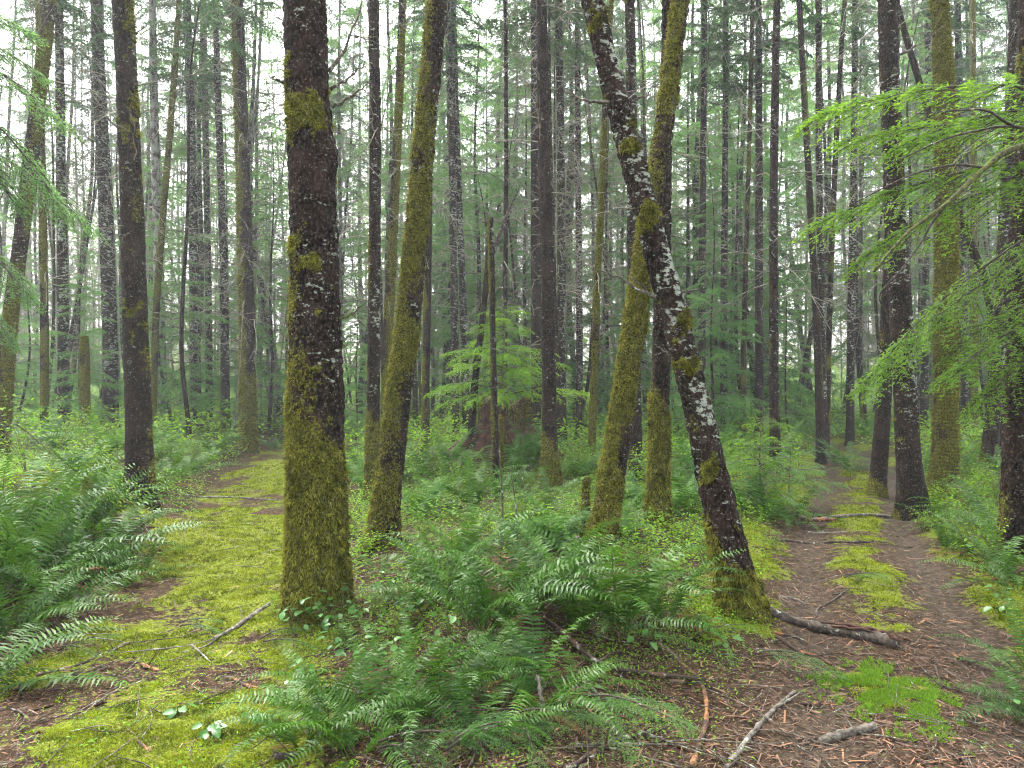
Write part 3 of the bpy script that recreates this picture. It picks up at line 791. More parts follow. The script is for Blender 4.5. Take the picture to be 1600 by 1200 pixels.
 dict(seed=39, short='the trailside spruce', label='stout red-black spruce at the right trail edge behind hanging boughs', pts=[(1427, 808, 46), (1419, 700, 38), (1411, 550, 36), (1400, 350, 34), (1391, 150, 31), (1386, 0, 29)],
      look=L(lichen=0.3, moss=-0.2, moss_h=0.05, moss_soft=.35, patches=[(5.4, .3, 4.6, 1, .1)]), tufts=2500, twigs=16, tl=(.2, .8),
      branches=[dict(p=[(1405, 86), (1425, 76), (1450, 60), (1474, 41)], w=5), dict(p=[(1378, 92), (1370, 84), (1364, 80)], w=4, sub=0), dict(p=[(1430, 620), (1442, 622), (1452, 618)], w=4, sub=0)]),
 dict(seed=40, label='slightly leaning dark spruce just left of the stout trailside spruce', pts=[(1370, 764, 28), (1377, 680, 25), (1384, 550, 23), (1392, 350, 20), (1396, 150, 18), (1398, 0, 16)], Y=11,
      look=L(lichen=0.26, moss_h=.15, moss_soft=.4, moss=-.15), tufts=1500, twigs=24),
 dict(name='maple_tree', short='the yellow-mossed trunk', seed=41, label='straight trunk wholly wrapped in yellow-green moss on the right', pts=[(1474, 778, 44), (1477, 640, 36), (1479, 450, 34), (1478, 250, 32), (1473, 80, 27), (1468, 0, 25)],
      look=L(moss=0.75, side=(0.5, -0.3, 0.08), tuft_len=0.035, flare=.3), tufts=36000, twigs=4),
 dict(seed=42, label='dark crooked stem slanting down rightwards behind the yellow-mossed trunk', name='leaning_snag', pts=[(1568, 640, 17), (1548, 480, 15), (1520, 390, 14), (1490, 310, 13), (1452, 180, 12), (1425, 90, 11), (1400, 0, 10)], Y=13,
      look=L(lichen=0.1), H=11, crown=False, twigs=10),
 dict(seed=43, short='the slanting right spruce', label='dark spruce slanting right near the edge, lichened at top', pts=[(1544, 745, 28), (1552, 640, 26), (1562, 500, 24), (1573, 300, 22), (1582, 130, 20), (1586, 0, 18)], Y=12.5, look=L(lichen=0.34), twigs=24),
 dict(seed=44, short='the right-edge trunk', label='dark trunk cut by the right edge of the picture', pts=[(1584, 868, 46), (1588, 720, 42), (1594, 520, 40), (1600, 330, 38), (1606, 100, 34), (1609, 0, 32)], look=L(lichen=0.22), twigs=10, tl=(.2, .6)),
 dict(name='maple_tree', seed=45, short='the far-left mossy stem', label='mossy stem slanting right at the far left edge', pts=[(2, 655, 27), (14, 520, 26), (32, 380, 25), (52, 220, 25), (66, 100, 24), (78, 0, 22)], Y=12, look=L(moss=0.5, side=(1, 0, .12), lichen=.2), tufts=9000, twigs=20, crown=False, H=16),
 dict(name='maple_tree', seed=46, label='thin mossy stem right of the far-left slanting stem', pts=[(70, 660, 15), (69, 480, 14), (66, 300, 13), (62, 100, 12), (60, 0, 11)], Y=16, look=L(moss=0.5, side=(1, 0, .1)), twigs=20, crown=False, H=16),
 dict(seed=47, label='lichen-dark spruce left of the blotched spruce', pts=[(100, 690, 21), (99, 520, 19), (96, 300, 17), (92, 0, 14)], Y=17.5, look=L(lichen=0.37), twigs=60),
 dict(name='alder_tree', seed=48, short='the white alder', label='white-barked alder behind the near-black trunk', pts=[(256, 670, 17), (250, 500, 16), (244, 300, 15), (240, 120, 14), (238, 0, 12)], Y=21, look=L(pale=0.9, lichen=0.3), twigs=40, crown=False, H=20),
 dict(name='alder_tree', seed=49, label='olive-mossed stem leaning right behind the white alder', pts=[(238, 660, 12), (245, 470, 12), (258, 300, 11), (270, 150, 11), (280, 0, 9)], Y=18, look=L(moss=0.6, side=(0, 0, 0)), twigs=30, crown=False, H=15),
 dict(seed=50, label='plain dark spruce between the two speckled spruces', pts=[(327, 680, 13), (326, 480, 12), (322, 250, 11), (318, 0, 10)], Y=24, look=L(lichen=0.25), twigs=70),
 dict(seed=51, label='lichened spruce standing between yellow-mossed and trailside trunks', pts=[(1444, 660, 14), (1446, 450, 13), (1449, 200, 11), (1451, 0, 10)], Y=23, look=L(lichen=0.4), twigs=60),
 dict(seed=52, label='straight dark trunk close right of the yellow-mossed trunk', pts=[(1508, 655, 14), (1506, 450, 13), (1500, 200, 12), (1496, 0, 11)], Y=23, look=L(lichen=0.35), twigs=60),
 dict(name='maple_tree', seed=53, label='thin yellow-mossed stem right of the thick yellow-mossed trunk', pts=[(1523, 660, 13), (1522, 450, 12), (1521, 200, 10), (1520, 0, 9)], Y=20, look=L(moss=0.7, side=(0, 0, 0)), twigs=30, crown=False, H=14),
 dict(seed=54, label='spruce partly hidden by boughs left of the trailside spruce', pts=[(1328, 690, 15), (1330, 500, 14), (1334, 250, 12), (1336, 0, 10)], Y=20, look=L(lichen=0.4), twigs=70),
 dict(seed=55, label='slim dark spruce left of the straight red-brown pair', pts=[(1131, 680, 14), (1131, 480, 13), (1133, 250, 11), (1134, 0, 10)], Y=20, look=L(lichen=0.25), twigs=60),
 dict(name='maple_tree', seed=56, label='thin mossy stem left of the straight red-brown pair', pts=[(1160, 690, 10), (1163, 500, 9), (1170, 250, 8), (1176, 0, 8)], Y=18, look=L(moss=0.4, side=(0, 0, 0)), twigs=40, H=15, crown=False),
 dict(name='broken_snag', seed=57, cat='snag', broken=True, label='leaning dark broken snag beside the rotten stump', pts=[(735, 715, 15), (742, 600, 13), (756, 480, 11), (766, 350, 6)], Y=13, look=L(moss=0.1, side=(0, 0, 0)), crown=False,
      branches=[dict(p=[(770, 395), (788, 345), (812, 290)], w=9, sub=0, m='stick_dark')]),
 dict(name='broken_snag', seed=58, cat='snag', broken=True, label='thin upright mossy snag in front of the rotten stump', pts=[(776, 775, 12), (773, 650, 11), (769, 480, 10), (767, 340, 9)], Y=11, look=L(moss=0.25, side=(-1, 0, .2), lichen=.2), crown=False),
 dict(name='broken_snag', seed=59, cat='snag', broken=True, label='short mossy stub at the foot of the right-leaning maple', pts=[(914, 872, 14), (914, 820, 12), (916, 770, 11), (918, 745, 8)], Y=6.9, look=L(moss=0.8, side=(0, 0, 0)), tufts=4000, crown=False),
 dict(name='broken_snag', seed=60, cat='snag', broken=True, label='mossy broken stub with side spikes left of the blotched spruce', pts=[(133, 665, 19), (132, 600, 18), (132, 550, 17), (131, 525, 15)], Y=16, look=L(moss=0.6, side=(0, 0, 0)), tufts=3000, crown=False),
 dict(name='broken_snag', seed=61, cat='snag', broken=True, label='pale moss-hung stub leaning before the stump', pts=[(783, 760, 7), (783, 720, 7), (782, 680, 6), (781, 648, 5)], Y=11.3, look=L(moss=0.9, side=(0, 0, 0)), tufts=1500, crown=False),
]
for s_ in TREES: tree(s_)
LAND.sort()

def gap(px):
    """the two named trees that a picture column lies between"""
    ks = [k for k in LAND]
    if px < ks[0][0]: return 'left of ' + ks[0][1]
    if px >= ks[-1][0]: return 'right of ' + ks[-1][1]
    for p, q in zip(ks[:-1], ks[1:]):
        if p[0] <= px < q[0]: return f'between {p[1]} and {q[1]}'

PENDING = []     # (object, noun phrase, category, group, px): labelled together so that each label counts within its gap
def pend(o, noun, cat, group):
    PENDING.append((o, noun, cat, group, proj(np.array(o.location))[0]))

# ------------------------------------------------------------------ the woods behind: trunks with dead twigs and crowns
def simple_trunk(i, H=24.0, r=0.125, **look):
    g = np.random.default_rng(100 + i)
    z = np.concatenate([np.arange(-0.3, 16, 0.35), np.linspace(16, H, 8)])
    bx, by = g.normal(0, 0.35, 2), g.normal(0, 0.35, 2)
    u = z / H
    P = np.column_stack([bx[0] * np.sin(u * 3) + 0.08 * np.sin(z * 0.8 + i) * sstep(0, 2, z), by[0] * np.sin(u * 3), z])
    return trunk_mesh('trunk', P, r * (1 - 0.88 * np.clip(u, 0, 1)), 10, seed=100 + i, rough=0.004, flare=0.3, **look)[0]
BG_TRUNK = {'lichen-speckled spruce': [simple_trunk(i, lichen=0.36 + 0.03 * i, pale=0.4) for i in range(4)],
            'dark-barked spruce': [simple_trunk(i + 10, lichen=0.24, pale=0.3, moss_h=0.6 * (i % 2), moss=0) for i in range(4)],
            'moss-streaked spruce': [simple_trunk(i + 20, moss=0.36, side=(1, -0.4, 0.15), lichen=0.2) for i in range(3)],
            'pale-barked alder': [simple_trunk(i + 30, pale=0.85, lichen=0.3) for i in range(2)]}
BG_TWIG = [dead_twigs(np.random.default_rng(200 + i), 130, 2.0, 14.5, lambda z: 0.10 * (1 - z / 26), 0.6, 2.6, 0.017, sub=3) for i in range(5)]
YOUNG = [crown_mesh('crown', np.random.default_rng(300 + i), 0.9, 9.7, 78, 2.1, lambda u: (1 - u) ** 0.75 + 0.06, M['hemlock'], POOL_H, lmin=0.3, pitch=(0.12, 0.18)) for i in range(5)]
SPARSE = [crown_mesh('crown', np.random.default_rng(320 + i), 2.5, 13.5, 60, 2.2, lambda u: (1 - u) ** 0.6 * (0.5 + 0.6 * u) + 0.1, M['hemlock'], POOL_H, lmin=0.3, pitch=(0.05, 0.2)) for i in range(4)]
YT = [simple_trunk(40 + i, H=9.8, r=0.065, lichen=0.2) for i in range(3)]
ST = [simple_trunk(45 + i, H=14.0, r=0.09, lichen=0.3) for i in range(3)]

def free(x, y, d):
    if any((x - a_) ** 2 + (y - b_) ** 2 < d * d for a_, b_, _ in ALLTREES): return False
    if y < 40:
        dl, _ = dist_poly(np.array(x), np.array(y), LEFT); dr, _ = dist_poly(np.array(x), np.array(y), RIGHT)
        if min(float(dl), float(dr)) < 1.3: return False
    return True

gB = np.random.default_rng(55)
nb = 0
KINDS = list(BG_TRUNK)
while nb < 175:
    u = gB.random()
    y = 22 + 36 * u ** 0.85
    ang = gB.uniform(-0.76, 0.76)
    x = ang * y
    if not free(x, y, 1.1): continue
    p = [0.36, 0.34, 0.2, 0.10] if x > -4 else [0.33, 0.2, 0.22, 0.25]
    kd = KINDS[gB.choice(4, p=p)]
    sc_ = gB.uniform(0.35, 0.85); hh = gB.uniform(0.85, 1.2)
    alder = 'alder' in kd
    t = thing('alder_tree' if alder else 'spruce_tree', on(x, y), rotz=gB.uniform(0, 6.28))
    t.rotation_euler.x, t.rotation_euler.y = gB.normal(0, 0.025 + 0.03 * alder, 2)
    obj('trunk', BG_TRUNK[kd][gB.integers(len(BG_TRUNK[kd]))], t, scale=(sc_ * (0.7 if alder else 1), sc_ * (0.7 if alder else 1), hh))
    obj('dead_twigs', BG_TWIG[gB.integers(5)], t, rot=(0, 0, gB.uniform(0, 6)), scale=(1, 1, hh), kind='stuff')
    if not alder and gB.random() < 0.5:
        cr, li = CROWNS_S[gB.integers(4)]
        o = obj('crown', cr, t, rot=(0, 0, gB.uniform(0, 6)), scale=(sc_ * 0.35 + 0.6, sc_ * 0.35 + 0.6, hh))
        if y < 40: obj('limbs', li, o, kind='stuff')
    ALLTREES.append((x, y, 0.15))
    pend(t, 'background ' + kd, 'tree', 'trees of the woods behind')
    nb += 1

POLE = [simple_trunk(60 + i, H=13.0, r=0.055, moss=0.3 * (i % 2), side=(1, 0, .1), lichen=0.25 * (i % 3)) for i in range(5)]
PTWIG = [dead_twigs(np.random.default_rng(260 + i), 46, 1.5, 12, lambda z: 0.04 * (1 - z / 14), 0.5, 1.8, 0.010, sub=2) for i in range(3)]
nb = 0
while nb < 75:
    y = 15 + 30 * gB.random(); x = (gB.uniform(-0.74, -0.1) if nb < 48 else gB.uniform(-0.2, 0.74)) * y
    if not free(x, y, 0.6): continue
    t = thing('alder_tree', on(x, y), rotz=gB.uniform(0, 6.28), scale=(1, 1, gB.uniform(0.7, 1.25)))
    t.rotation_euler.x, t.rotation_euler.y = gB.normal(0, 0.07, 2)
    obj('trunk', POLE[gB.integers(5)], t); obj('dead_twigs', PTWIG[gB.integers(3)], t, kind='stuff')
    ALLTREES.append((x, y, 0.06)); pend(t, 'thin alder pole', 'tree', 'thin alder poles'); nb += 1

def young(px, Y, s, var, kind='y'):
    x = (px - 800) / F * Y
    s = s * (1.0 if Y < 21 else 1.35)
    t = thing('hemlock_tree', on(x, Y), rotz=gB.uniform(0, 6.28), scale=s)
    tr, (cr, li) = (YT[var % 3], YOUNG[var % 5]) if kind == 'y' else (ST[var % 3], SPARSE[var % 4])
    obj('trunk', tr, t); o = obj('crown', cr, t); obj('limbs', li, o, kind='stuff')
    ALLTREES.append((x, Y, 0.1))
    pend(t, 'feathery green hemlock' if kind == 'y' else 'tall loose-boughed hemlock', 'tree', 'understory hemlocks')

# understory hemlocks that the photograph shows, by column and depth
for i, (px, Y, s, k) in enumerate([(270, 20, 0.75, 'y'), (300, 24, 0.95, 's'), (420, 22, 0.7, 'y'), (440, 27, 1.1, 's'), (345, 26, 0.85, 'y'), (555, 18, 0.42, 'y'), (560, 26, 0.9, 's'),
        (130, 17, 0.5, 'y'), (210, 25, 0.7, 's'), (25, 18, 0.55, 'y'), (650, 24, 0.8, 's'), (690, 28, 1.1, 's'), (745, 23, 0.8, 's'), (760, 30, 1.25, 'y'), (815, 24, 0.95, 'y'), (830, 31, 1.2, 's'),
        (900, 27, 1.0, 's'), (950, 25, 0.9, 'y'), (970, 20, 0.5, 'y'), (1075, 23, 1.0, 'y'), (1110, 17, 0.62, 'y'), (1130, 26, 1.15, 's'), (1165, 21, 0.8, 'y'), (1150, 29, 1.3, 'y'), (1240, 26, 0.9, 's'),
        (1235, 19, 0.45, 'y'), (1350, 27, 1.0, 's'), (1400, 30, 1.1, 'y'), (1430, 22, 0.7, 's'), (1500, 27, 1.0, 's'), (1560, 23, 0.85, 's'), (1590, 29, 1.1, 'y'), (1320, 33, 1.2, 's'), (610, 33, 1.2, 'y'),
        (1010, 32, 1.3, 's'), (1090, 35, 1.4, 's'), (1200, 34, 1.3, 's'), (870, 36, 1.4, 's'), (720, 38, 1.4, 's'), (500, 36, 1.1, 's'), (380, 40, 1.2, 's'), (1450, 38, 1.4, 's'), (1270, 40, 1.4, 's'), (940, 42, 1.5, 's'), (180, 36, 0.9, 'y'), (80, 30, 0.8, 'y'), (1650, 20, 0.8, 'y'), (-60, 22, 0.8, 'y'),
        (480, 30, 1.2, 's'), (620, 27, 1.1, 's'), (790, 34, 1.3, 's'), (860, 27, 1.1, 's'), (1040, 27, 1.1, 's'), (1100, 29, 1.2, 's'), (1180, 25, 1.0, 's'), (1290, 30, 1.2, 's'), (1370, 34, 1.3, 's'), (1480, 33, 1.3, 's'), (1540, 36, 1.3, 's'), (250, 30, 1.0, 's'), (330, 33, 1.2, 's'), (700, 33, 1.3, 's'), (980, 37, 1.4, 's'), (1220, 44, 1.5, 's'), (570, 42, 1.4, 's'), (660, 45, 1.5, 's'), (1140, 45, 1.5, 's'), (1420, 46, 1.5, 's')]):
    young(px, Y, s, i, k)

# far-off wood beyond: one mass
def far_wood():
    g = np.random.default_rng(77)
    st, fo = MB(), MB()
    for k_ in range(440):
        if k_ < 330:
            y = g.uniform(56, 115); x = g.uniform(-0.9, 0.9) * y
        elif k_ < 385:                                   # the wood goes on behind and beside the viewer
            a_ = g.uniform(0.95, 2 * PI - 0.95); d_ = g.uniform(5.5, 17); x, y = d_ * math.sin(a_), d_ * math.cos(a_)
            if y < -14: continue
        else:
            y = g.uniform(3, 56); x = (0.86 * y + g.uniform(3, 25)) * g.choice([-1, 1])
        z = float(gh(x, y)); H = g.uniform(18, 30); r = g.uniform(0.08, 0.2)
        P = np.array([[x, y, z - 0.3], [x + g.normal(0, .3), y, z + H * 0.5], [x + g.normal(0, .5), y, z + H]])
        V, f = tubes(P[None], np.array([[r, r * 0.7, 0.02]]), 5, False); st.add(V, f)
        full = g.random() < 0.5
        n = 520 if full and k_ < 330 else 260
        u = g.random(n); h = (0.06 if full else 0.42) * H + u * (1 - (0.06 if full else 0.42)) * H
        rr = (1 - u) ** 0.7 * (2.6 if full else 2.2) * np.sqrt(g.random(n)) + 0.1
        az = g.uniform(0, 6.28, n)
        c = np.column_stack([x + rr * np.cos(az), y + rr * np.sin(az), z + h - rr * 0.25])
        d = norm(np.column_stack([np.cos(az), np.sin(az), g.normal(-0.3, 0.3, n)])) * g.uniform(0.3, 0.8, (n, 1))
        w = norm(np.cross(d, [0, 0, 1.0]) + g.normal(0, 0.1, (n, 3))) * g.uniform(0.05, 0.14, (n, 1))
        v = np.stack([c - w, c + w, c + d], 1).reshape(-1, 3)
        fo.add(v, np.arange(3 * n).reshape(-1, 3), np.repeat(g.random(n), 3))
    n = 42000
    y = g.uniform(46, 114, n); x = g.uniform(-0.9, 0.9, n) * y
    c = np.column_stack([x, y, gh(x, y) + g.random(n) ** 1.5 * (1.0 + 8 * vnoise(x * 0.2, y * 0.2) ** 2)])
    d = g.normal(0, 0.35, (n, 3)); w = g.normal(0, 0.16, (n, 3))
    fo.add(np.stack([c - w, c + w, c + d], 1).reshape(-1, 3), np.arange(3 * n).reshape(-1, 3), np.repeat(g.random(n), 3))
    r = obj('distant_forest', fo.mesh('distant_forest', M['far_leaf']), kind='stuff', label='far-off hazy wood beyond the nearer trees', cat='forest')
    obj('trunks', st.mesh('trunks', M['twig_far']), r, kind='stuff')
far_wood()

# ------------------------------------------------------------------ near hemlock boughs that reach into the picture
def limb_tree(name, label, tx, ty, H, r, boughs, look, mat, branches=()):
    z0 = float(gh(tx, ty))
    base = np.array((tx, ty, z0))
    root = thing(name, tuple(base), label, 'tree')
    z = np.arange(-0.2, H, 0.08)
    me, tm = trunk_mesh('trunk', np.column_stack([0 * z, 0 * z, z]), r * (1 - 0.8 * np.clip(z / H, 0, 1)), 28, seed=71, rough=0.01, **look)
    obj('trunk', me, root)
    g = np.random.default_rng(int(abs(tx) * 100))
    for (tip, zb, w, pool, up, lean) in boughs:
        tip = np.array(tip) - base
        s = np.array((0, 0, zb - z0))
        d = tip - s; Lh = math.hypot(d[0], d[1]); az = math.atan2(d[1], d[0])
        Ln = float(np.linalg.norm(d)); pit = math.atan2(d[2], Lh)
        V, f, t, ax, tw = pool[g.integers(len(pool))]
        # the spray's own tip sags; lift it so that it ends at the wanted point
        sag = math.atan2(ax[-1][2], ax[-1][0]); ll = np.hypot(ax[-1][2], ax[-1][0])
        T = lambda q: place(q, az, s, Ln / ll, pit - sag, lean)
        A = T(ax)
        mb = MB(); Vt, ft = tubes(A[None], (w * (1 - 0.85 * np.linspace(0, 1, len(A))))[None], 6, True); mb.add(Vt, ft)
        T3 = T(tw.reshape(-1, 3)).reshape(tw.shape)
        Vt, ft = tubes(T3, np.full((len(tw), 1), w * 0.32) * np.array([1, 0.7, 0.3]), 3, False); mb.add(Vt, ft)
        b = obj('bough', mb.mesh('bough', M['stick_dark']), root)
        ff = MB(); ff.add(T(V), f, t)
        obj('needles', ff.mesh('needles', mat), b, kind='stuff')
    for (pts, w, m) in branches:
        sp = spline(np.array([np.array(p) - base for p in pts]), 20)
        mb = MB(); V, f = tubes(sp[None], (w * (1 - 0.7 * np.linspace(0, 1, 20)))[None], 7); mb.add(V, f)
        br = obj('branch', mb.mesh('branch', M[m], True), root)
    return root

DN = 5.4
BH = [bough(np.random.default_rng(500 + i), 1.0, 0.14, 0.2 + 0.07 * i, 48, 0.40, 30, 0.025, 0.0062, 0.18 + 0.08 * i, 0.12) for i in range(5)]
def bq(px, py, Y, zb, w=0.012, up=0, lean=0.0):
    return (tuple(at(px, py, Y)), zb, w * 1.3, BH, up, lean)
limb_tree('hemlock_tree', 'hemlock whose bright boughs hang in from the right edge', 4.75, 5.9, 9.0, 0.13,
    [bq(1300, 170, 5.3, 3.75), bq(1330, 215, 5.6, 3.6), bq(1290, 345, 5.5, 3.35), bq(1365, 400, 5.3, 3.2), bq(1395, 560, 5.7, 3.1),
     bq(1360, 600, 5.8, 3.0), bq(1505, 590, 5.0, 2.3), bq(1490, 560, 5.6, 2.35), bq(1545, 640, 5.2, 2.1), bq(1430, 220, 5.0, 3.7)],
    dict(moss=0.2, lichen=0.2), M['bright'],
    [([(4.75, 5.9, 3.5), tuple(at(1600, 228, 4.75)), tuple(at(1540, 262, 4.6)), tuple(at(1480, 318, 4.5)), tuple(at(1420, 362, 4.45)), tuple(at(1365, 425, 4.4))], 0.024, 'stick_mossy'),
     ([tuple(at(1480, 318, 4.5)), tuple(at(1455, 350, 4.5)), tuple(at(1440, 378, 4.5)), tuple(at(1410, 420, 4.5))], 0.010, 'stick_dark'),
     ([(4.75, 5.9, 3.62), tuple(at(1598, 200, 4.7)), tuple(at(1545, 174, 4.6)), tuple(at(1505, 172, 4.6)), tuple(at(1430, 178, 4.6))], 0.012, 'stick_dark'),
     ([(4.75, 5.9, 3.45), tuple(at(1600, 200, 4.8)), tuple(at(1520, 206, 4.7)), tuple(at(1465, 222, 4.6)), tuple(at(1380, 262, 4.6))], 0.011, 'stick_dark'),
     ([tuple(at(1540, 262, 4.6)), tuple(at(1490, 258, 4.6)), tuple(at(1420, 275, 4.6)), tuple(at(1330, 320, 4.6))], 0.010, 'stick_dark'),
     ([tuple(at(1410, 420, 4.9)), tuple(at(1375, 460, 4.9)), tuple(at(1385, 490, 4.9)), tuple(at(1395, 530, 4.9))], 0.007, 'stick_dark')])
limb_tree('hemlock_tree', 'hemlock whose drooping dark-green boughs enter at the left edge', -5.2, 6.3, 9.0, 0.12,
    [bq(60, 60, 6.0, 4.9), bq(110, 200, 6.1, 4.6), bq(105, 330, 6.0, 4.2), bq(150, 360, 6.3, 3.9), bq(40, 330, 5.8, 3.8), bq(60, 470, 6.1, 3.2), bq(30, 540, 6.3, 2.8), bq(80, 130, 6.5, 4.8)],
    dict(moss=0.3, lichen=0.2), M['hemlock'])

def sapling(label, px, py, h, mat, zb=None, n=46, lmax=0.6, seed=1, tilt=0):
    b = hit(px, py) if zb is None else np.array(zb)
    g = np.random.default_rng(seed)
    root = thing('hemlock_sapling', tuple(b), label, 'sapling', rotz=g.uniform(0, 6))
    z = np.linspace(-0.05, h, 12)
    mb = MB(); V, f = tubes(np.column_stack([0.02 * np.sin(z * 3), 0.02 * np.cos(z * 4), z])[None], (0.016 * h * (1 - 0.85 * z / h))[None], 6); mb.add(V, f)
    obj('trunk', mb.mesh('trunk', M['stem']), root)
    cr, li = crown_mesh('crown', g, 0.15 * h, h * 0.97, n, lmax, lambda u: (1 - u) ** 0.6 + 0.1, mat, POOL_M, lmin=0.12, pitch=(0.2, 0.2))
    o = obj('crown', cr, root); obj('limbs', li, o, kind='stuff')
sapling('bright yellow-green hemlock sapling growing on top of the rotten stump', 0, 0, 2.1, M['lime_needles'], (STUMP[0] + 0.0, STUMP[1] - 0.35, float(gh(*STUMP)) + 0.5), 64, 1.25, 5)
sapling('small pale-green hemlock sapling behind the base of the leaning trunk', 1190, 800, 1.35, M['bright'], None, 40, 0.65, 6)
sapling('low hemlock sapling between the trail and the straight dark spruce', 1235, 790, 0.95, M['hemlock'], None, 30, 0.6, 8)

# ------------------------------------------------------------------ stump
def stump():
    g = np.random.default_rng(9)
    b = np.array((STUMP[0], STUMP[1], float(gh(*STUMP)) - 0.15))
    root = thing('tree_stump', tuple(b), 'old rotten red-brown stump with a sapling on top', 'stump')
    seg, k = 60, 40
    th = np.arange(seg) * 2 * np.pi / seg
    z = np.linspace(0, 0.95, k)
    r = 0.42 + 0.45 * np.exp(-z[:, None] / 0.25) * (0.4 + 0.6 * np.sin(th * 5 + 1) ** 2)[None]
    r = r + 0.09 * (fbm(np.cos(th)[None] * 5 + 0 * z[:, None], np.sin(th)[None] * 5 + 0 * z[:, None], z[:, None] * 1.5 + 0 * th[None], 3) - 0.5) * 2
    zz = z[:, None] * (0.72 + 0.5 * vnoise(np.cos(th) * 2.5, np.sin(th) * 2.5))[None]
    V = np.stack([r * np.cos(th)[None], r * np.sin(th)[None], zz], -1)
    i = np.arange(k * seg).reshape(k, seg)
    a_ = i[:-1]; b_ = np.roll(a_, -1, 1); d_ = i[1:]; c_ = np.roll(d_, -1, 1)
    Q = np.stack([a_, b_, c_, d_], -1).reshape(-1, 4)
    Vc = np.concatenate([V.reshape(-1, 3), [[0, 0, 0.75]]])
    tri = np.stack([i[-1], np.roll(i[-1], -1), np.full(seg, k * seg)], -1)
    obj('stump_body', make_mesh('stump_body', Vc, [Q, tri], M['rotten'], smooth=True), root)
    n = 7000
    idx = g.integers(0, k * seg, n)
    p = V.reshape(-1, 3)[idx]; keep = (vnoise(p[:, 0] * 4, p[:, 1] * 4, p[:, 2] * 3) + 0.35 * (p[:, 2] > 0.6)) > 0.55
    p = p[keep]; n = len(p)
    d = norm(p * np.array([1, 1, 0]) + g.normal(0, 0.3, (n, 3)) - np.array([0, 0, 0.25])); w = norm(np.cross(d, g.normal(0, 1, (n, 3)))) * 0.008
    obj('moss', make_mesh('moss', np.stack([p - w, p + w, p + d * 0.05], 1).reshape(-1, 3), np.arange(3 * n).reshape(-1, 3), M['tuft'], tint=np.repeat(g.random(n), 3)), root, kind='stuff')
    for az in (2.9, 3.6, 5.2, 0.4, 1.2):                                # buttress roots
        P = np.array([[0.35 * math.cos(az), 0.35 * math.sin(az), 0.45], [0.7 * math.cos(az), 0.7 * math.sin(az), 0.2], [1.2 * math.cos(az), 1.2 * math.sin(az), -0.12]])
        sp = spline(P, 8); Vr, f = tubes(sp[None], np.linspace(0.14, 0.04, 8)[None], 8); mb = MB(); mb.add(Vr, f)
        obj('root', mb.mesh('root', M['rotten'], True), root)
stump()

# ------------------------------------------------------------------ ferns
def frond_mesh(name, phi0, kappa, seed, mat, L_=1.0, npair=30, pl=0.115, pw=0.020, twist=0.0):
    g = np.random.default_rng(seed)
    K = 24
    s = np.linspace(0, 1, K)
    phi = phi0 - kappa * s ** 1.3
    dx = np.cos(phi); dz = np.sin(phi)
    X = np.concatenate([[0], np.cumsum((dx[1:] + dx[:-1]) / 2)]) / (K - 1) * L_
    Z = np.concatenate([[0], np.cumsum((dz[1:] + dz[:-1]) / 2)]) / (K - 1) * L_
    Yc = twist * s ** 2 * L_
    mb = MB()
    P = np.column_stack([X, Yc, Z])
    V, f = tubes(P[::3][None], (0.006 * (1 - 0.8 * s[::3]))[None], 3, False)
    st = MB(); st.add(V, f)
    sp = np.linspace(0.13, 0.985, npair)
    sp = np.repeat(sp, 2) + g.normal(0, 0.003, 2 * npair); sd_ = np.tile([1.0, -1.0], npair)
    c = np.column_stack([np.interp(sp, s, X), np.interp(sp, s, Yc), np.interp(sp, s, Z)])
    ph = np.interp(sp, s, phi)
    Tn = np.column_stack([np.cos(ph), 2 * twist * sp, np.sin(ph)]); Nn = np.column_stack([-np.sin(ph), 0 * ph, np.cos(ph)])
    ln = pl * np.minimum(1, 0.55 + 2.2 * (sp - 0.13)) * (1 - sp) ** 0.55 * 1.25 * g.uniform(0.9, 1.1, len(sp)) + 0.008
    d = norm(np.array([0, 1.0, 0]) * sd_[:, None] + Tn * 0.28 + Nn * g.normal(0.12, 0.16, len(sp))[:, None] - np.array([0, 0, 0.10]))
    w = (Tn + Nn * g.normal(0, 0.25, len(sp))[:, None]) * (pw * (0.35 + 0.65 * np.minimum(1, ln / pl)))[:, None] * 0.5
    mid = c + d * (ln * 0.35)[:, None] + Nn * (0.004)
    tip = c + d * ln[:, None] - np.array([0, 0, 1.0]) * (ln * 0.14)[:, None]
    v = np.stack([c - w * 0.55, mid - w, tip, mid + w, c + w * 0.55], 1).reshape(-1, 3)
    b = np.arange(len(sp)) * 5
    quads = np.stack([b, b + 1, b + 3, b + 4], -1); tri = np.stack([b + 1, b + 2, b + 3], -1)
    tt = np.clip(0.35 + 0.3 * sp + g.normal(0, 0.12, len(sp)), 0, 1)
    fo = MB(); fo.add(v, [quads, tri], np.repeat(tt, 5))
    n0 = len(np.concatenate(st.V))
    fo.add(np.concatenate(st.V), [np.concatenate(st.F)], 0.95)
    return fo.mesh(name, mat)

FR = []     # erect .. sprawling
for i, (p, k, tw) in enumerate([(1.35, 0.9, 0.05), (1.25, 1.3, -0.08), (1.15, 1.6, 0.1), (1.0, 1.5, -0.05), (0.85, 1.35, 0.08), (0.6, 1.0, -0.1), (0.35, 0.7, 0.06), (1.3, 2.0, 0.0)]):
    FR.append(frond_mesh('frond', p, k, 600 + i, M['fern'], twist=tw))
FR_DEAD = [frond_mesh('frond', 0.5, 1.0, 650 + i, M['fern_dead'], npair=26, pl=0.06, pw=0.016) for i in range(2)]

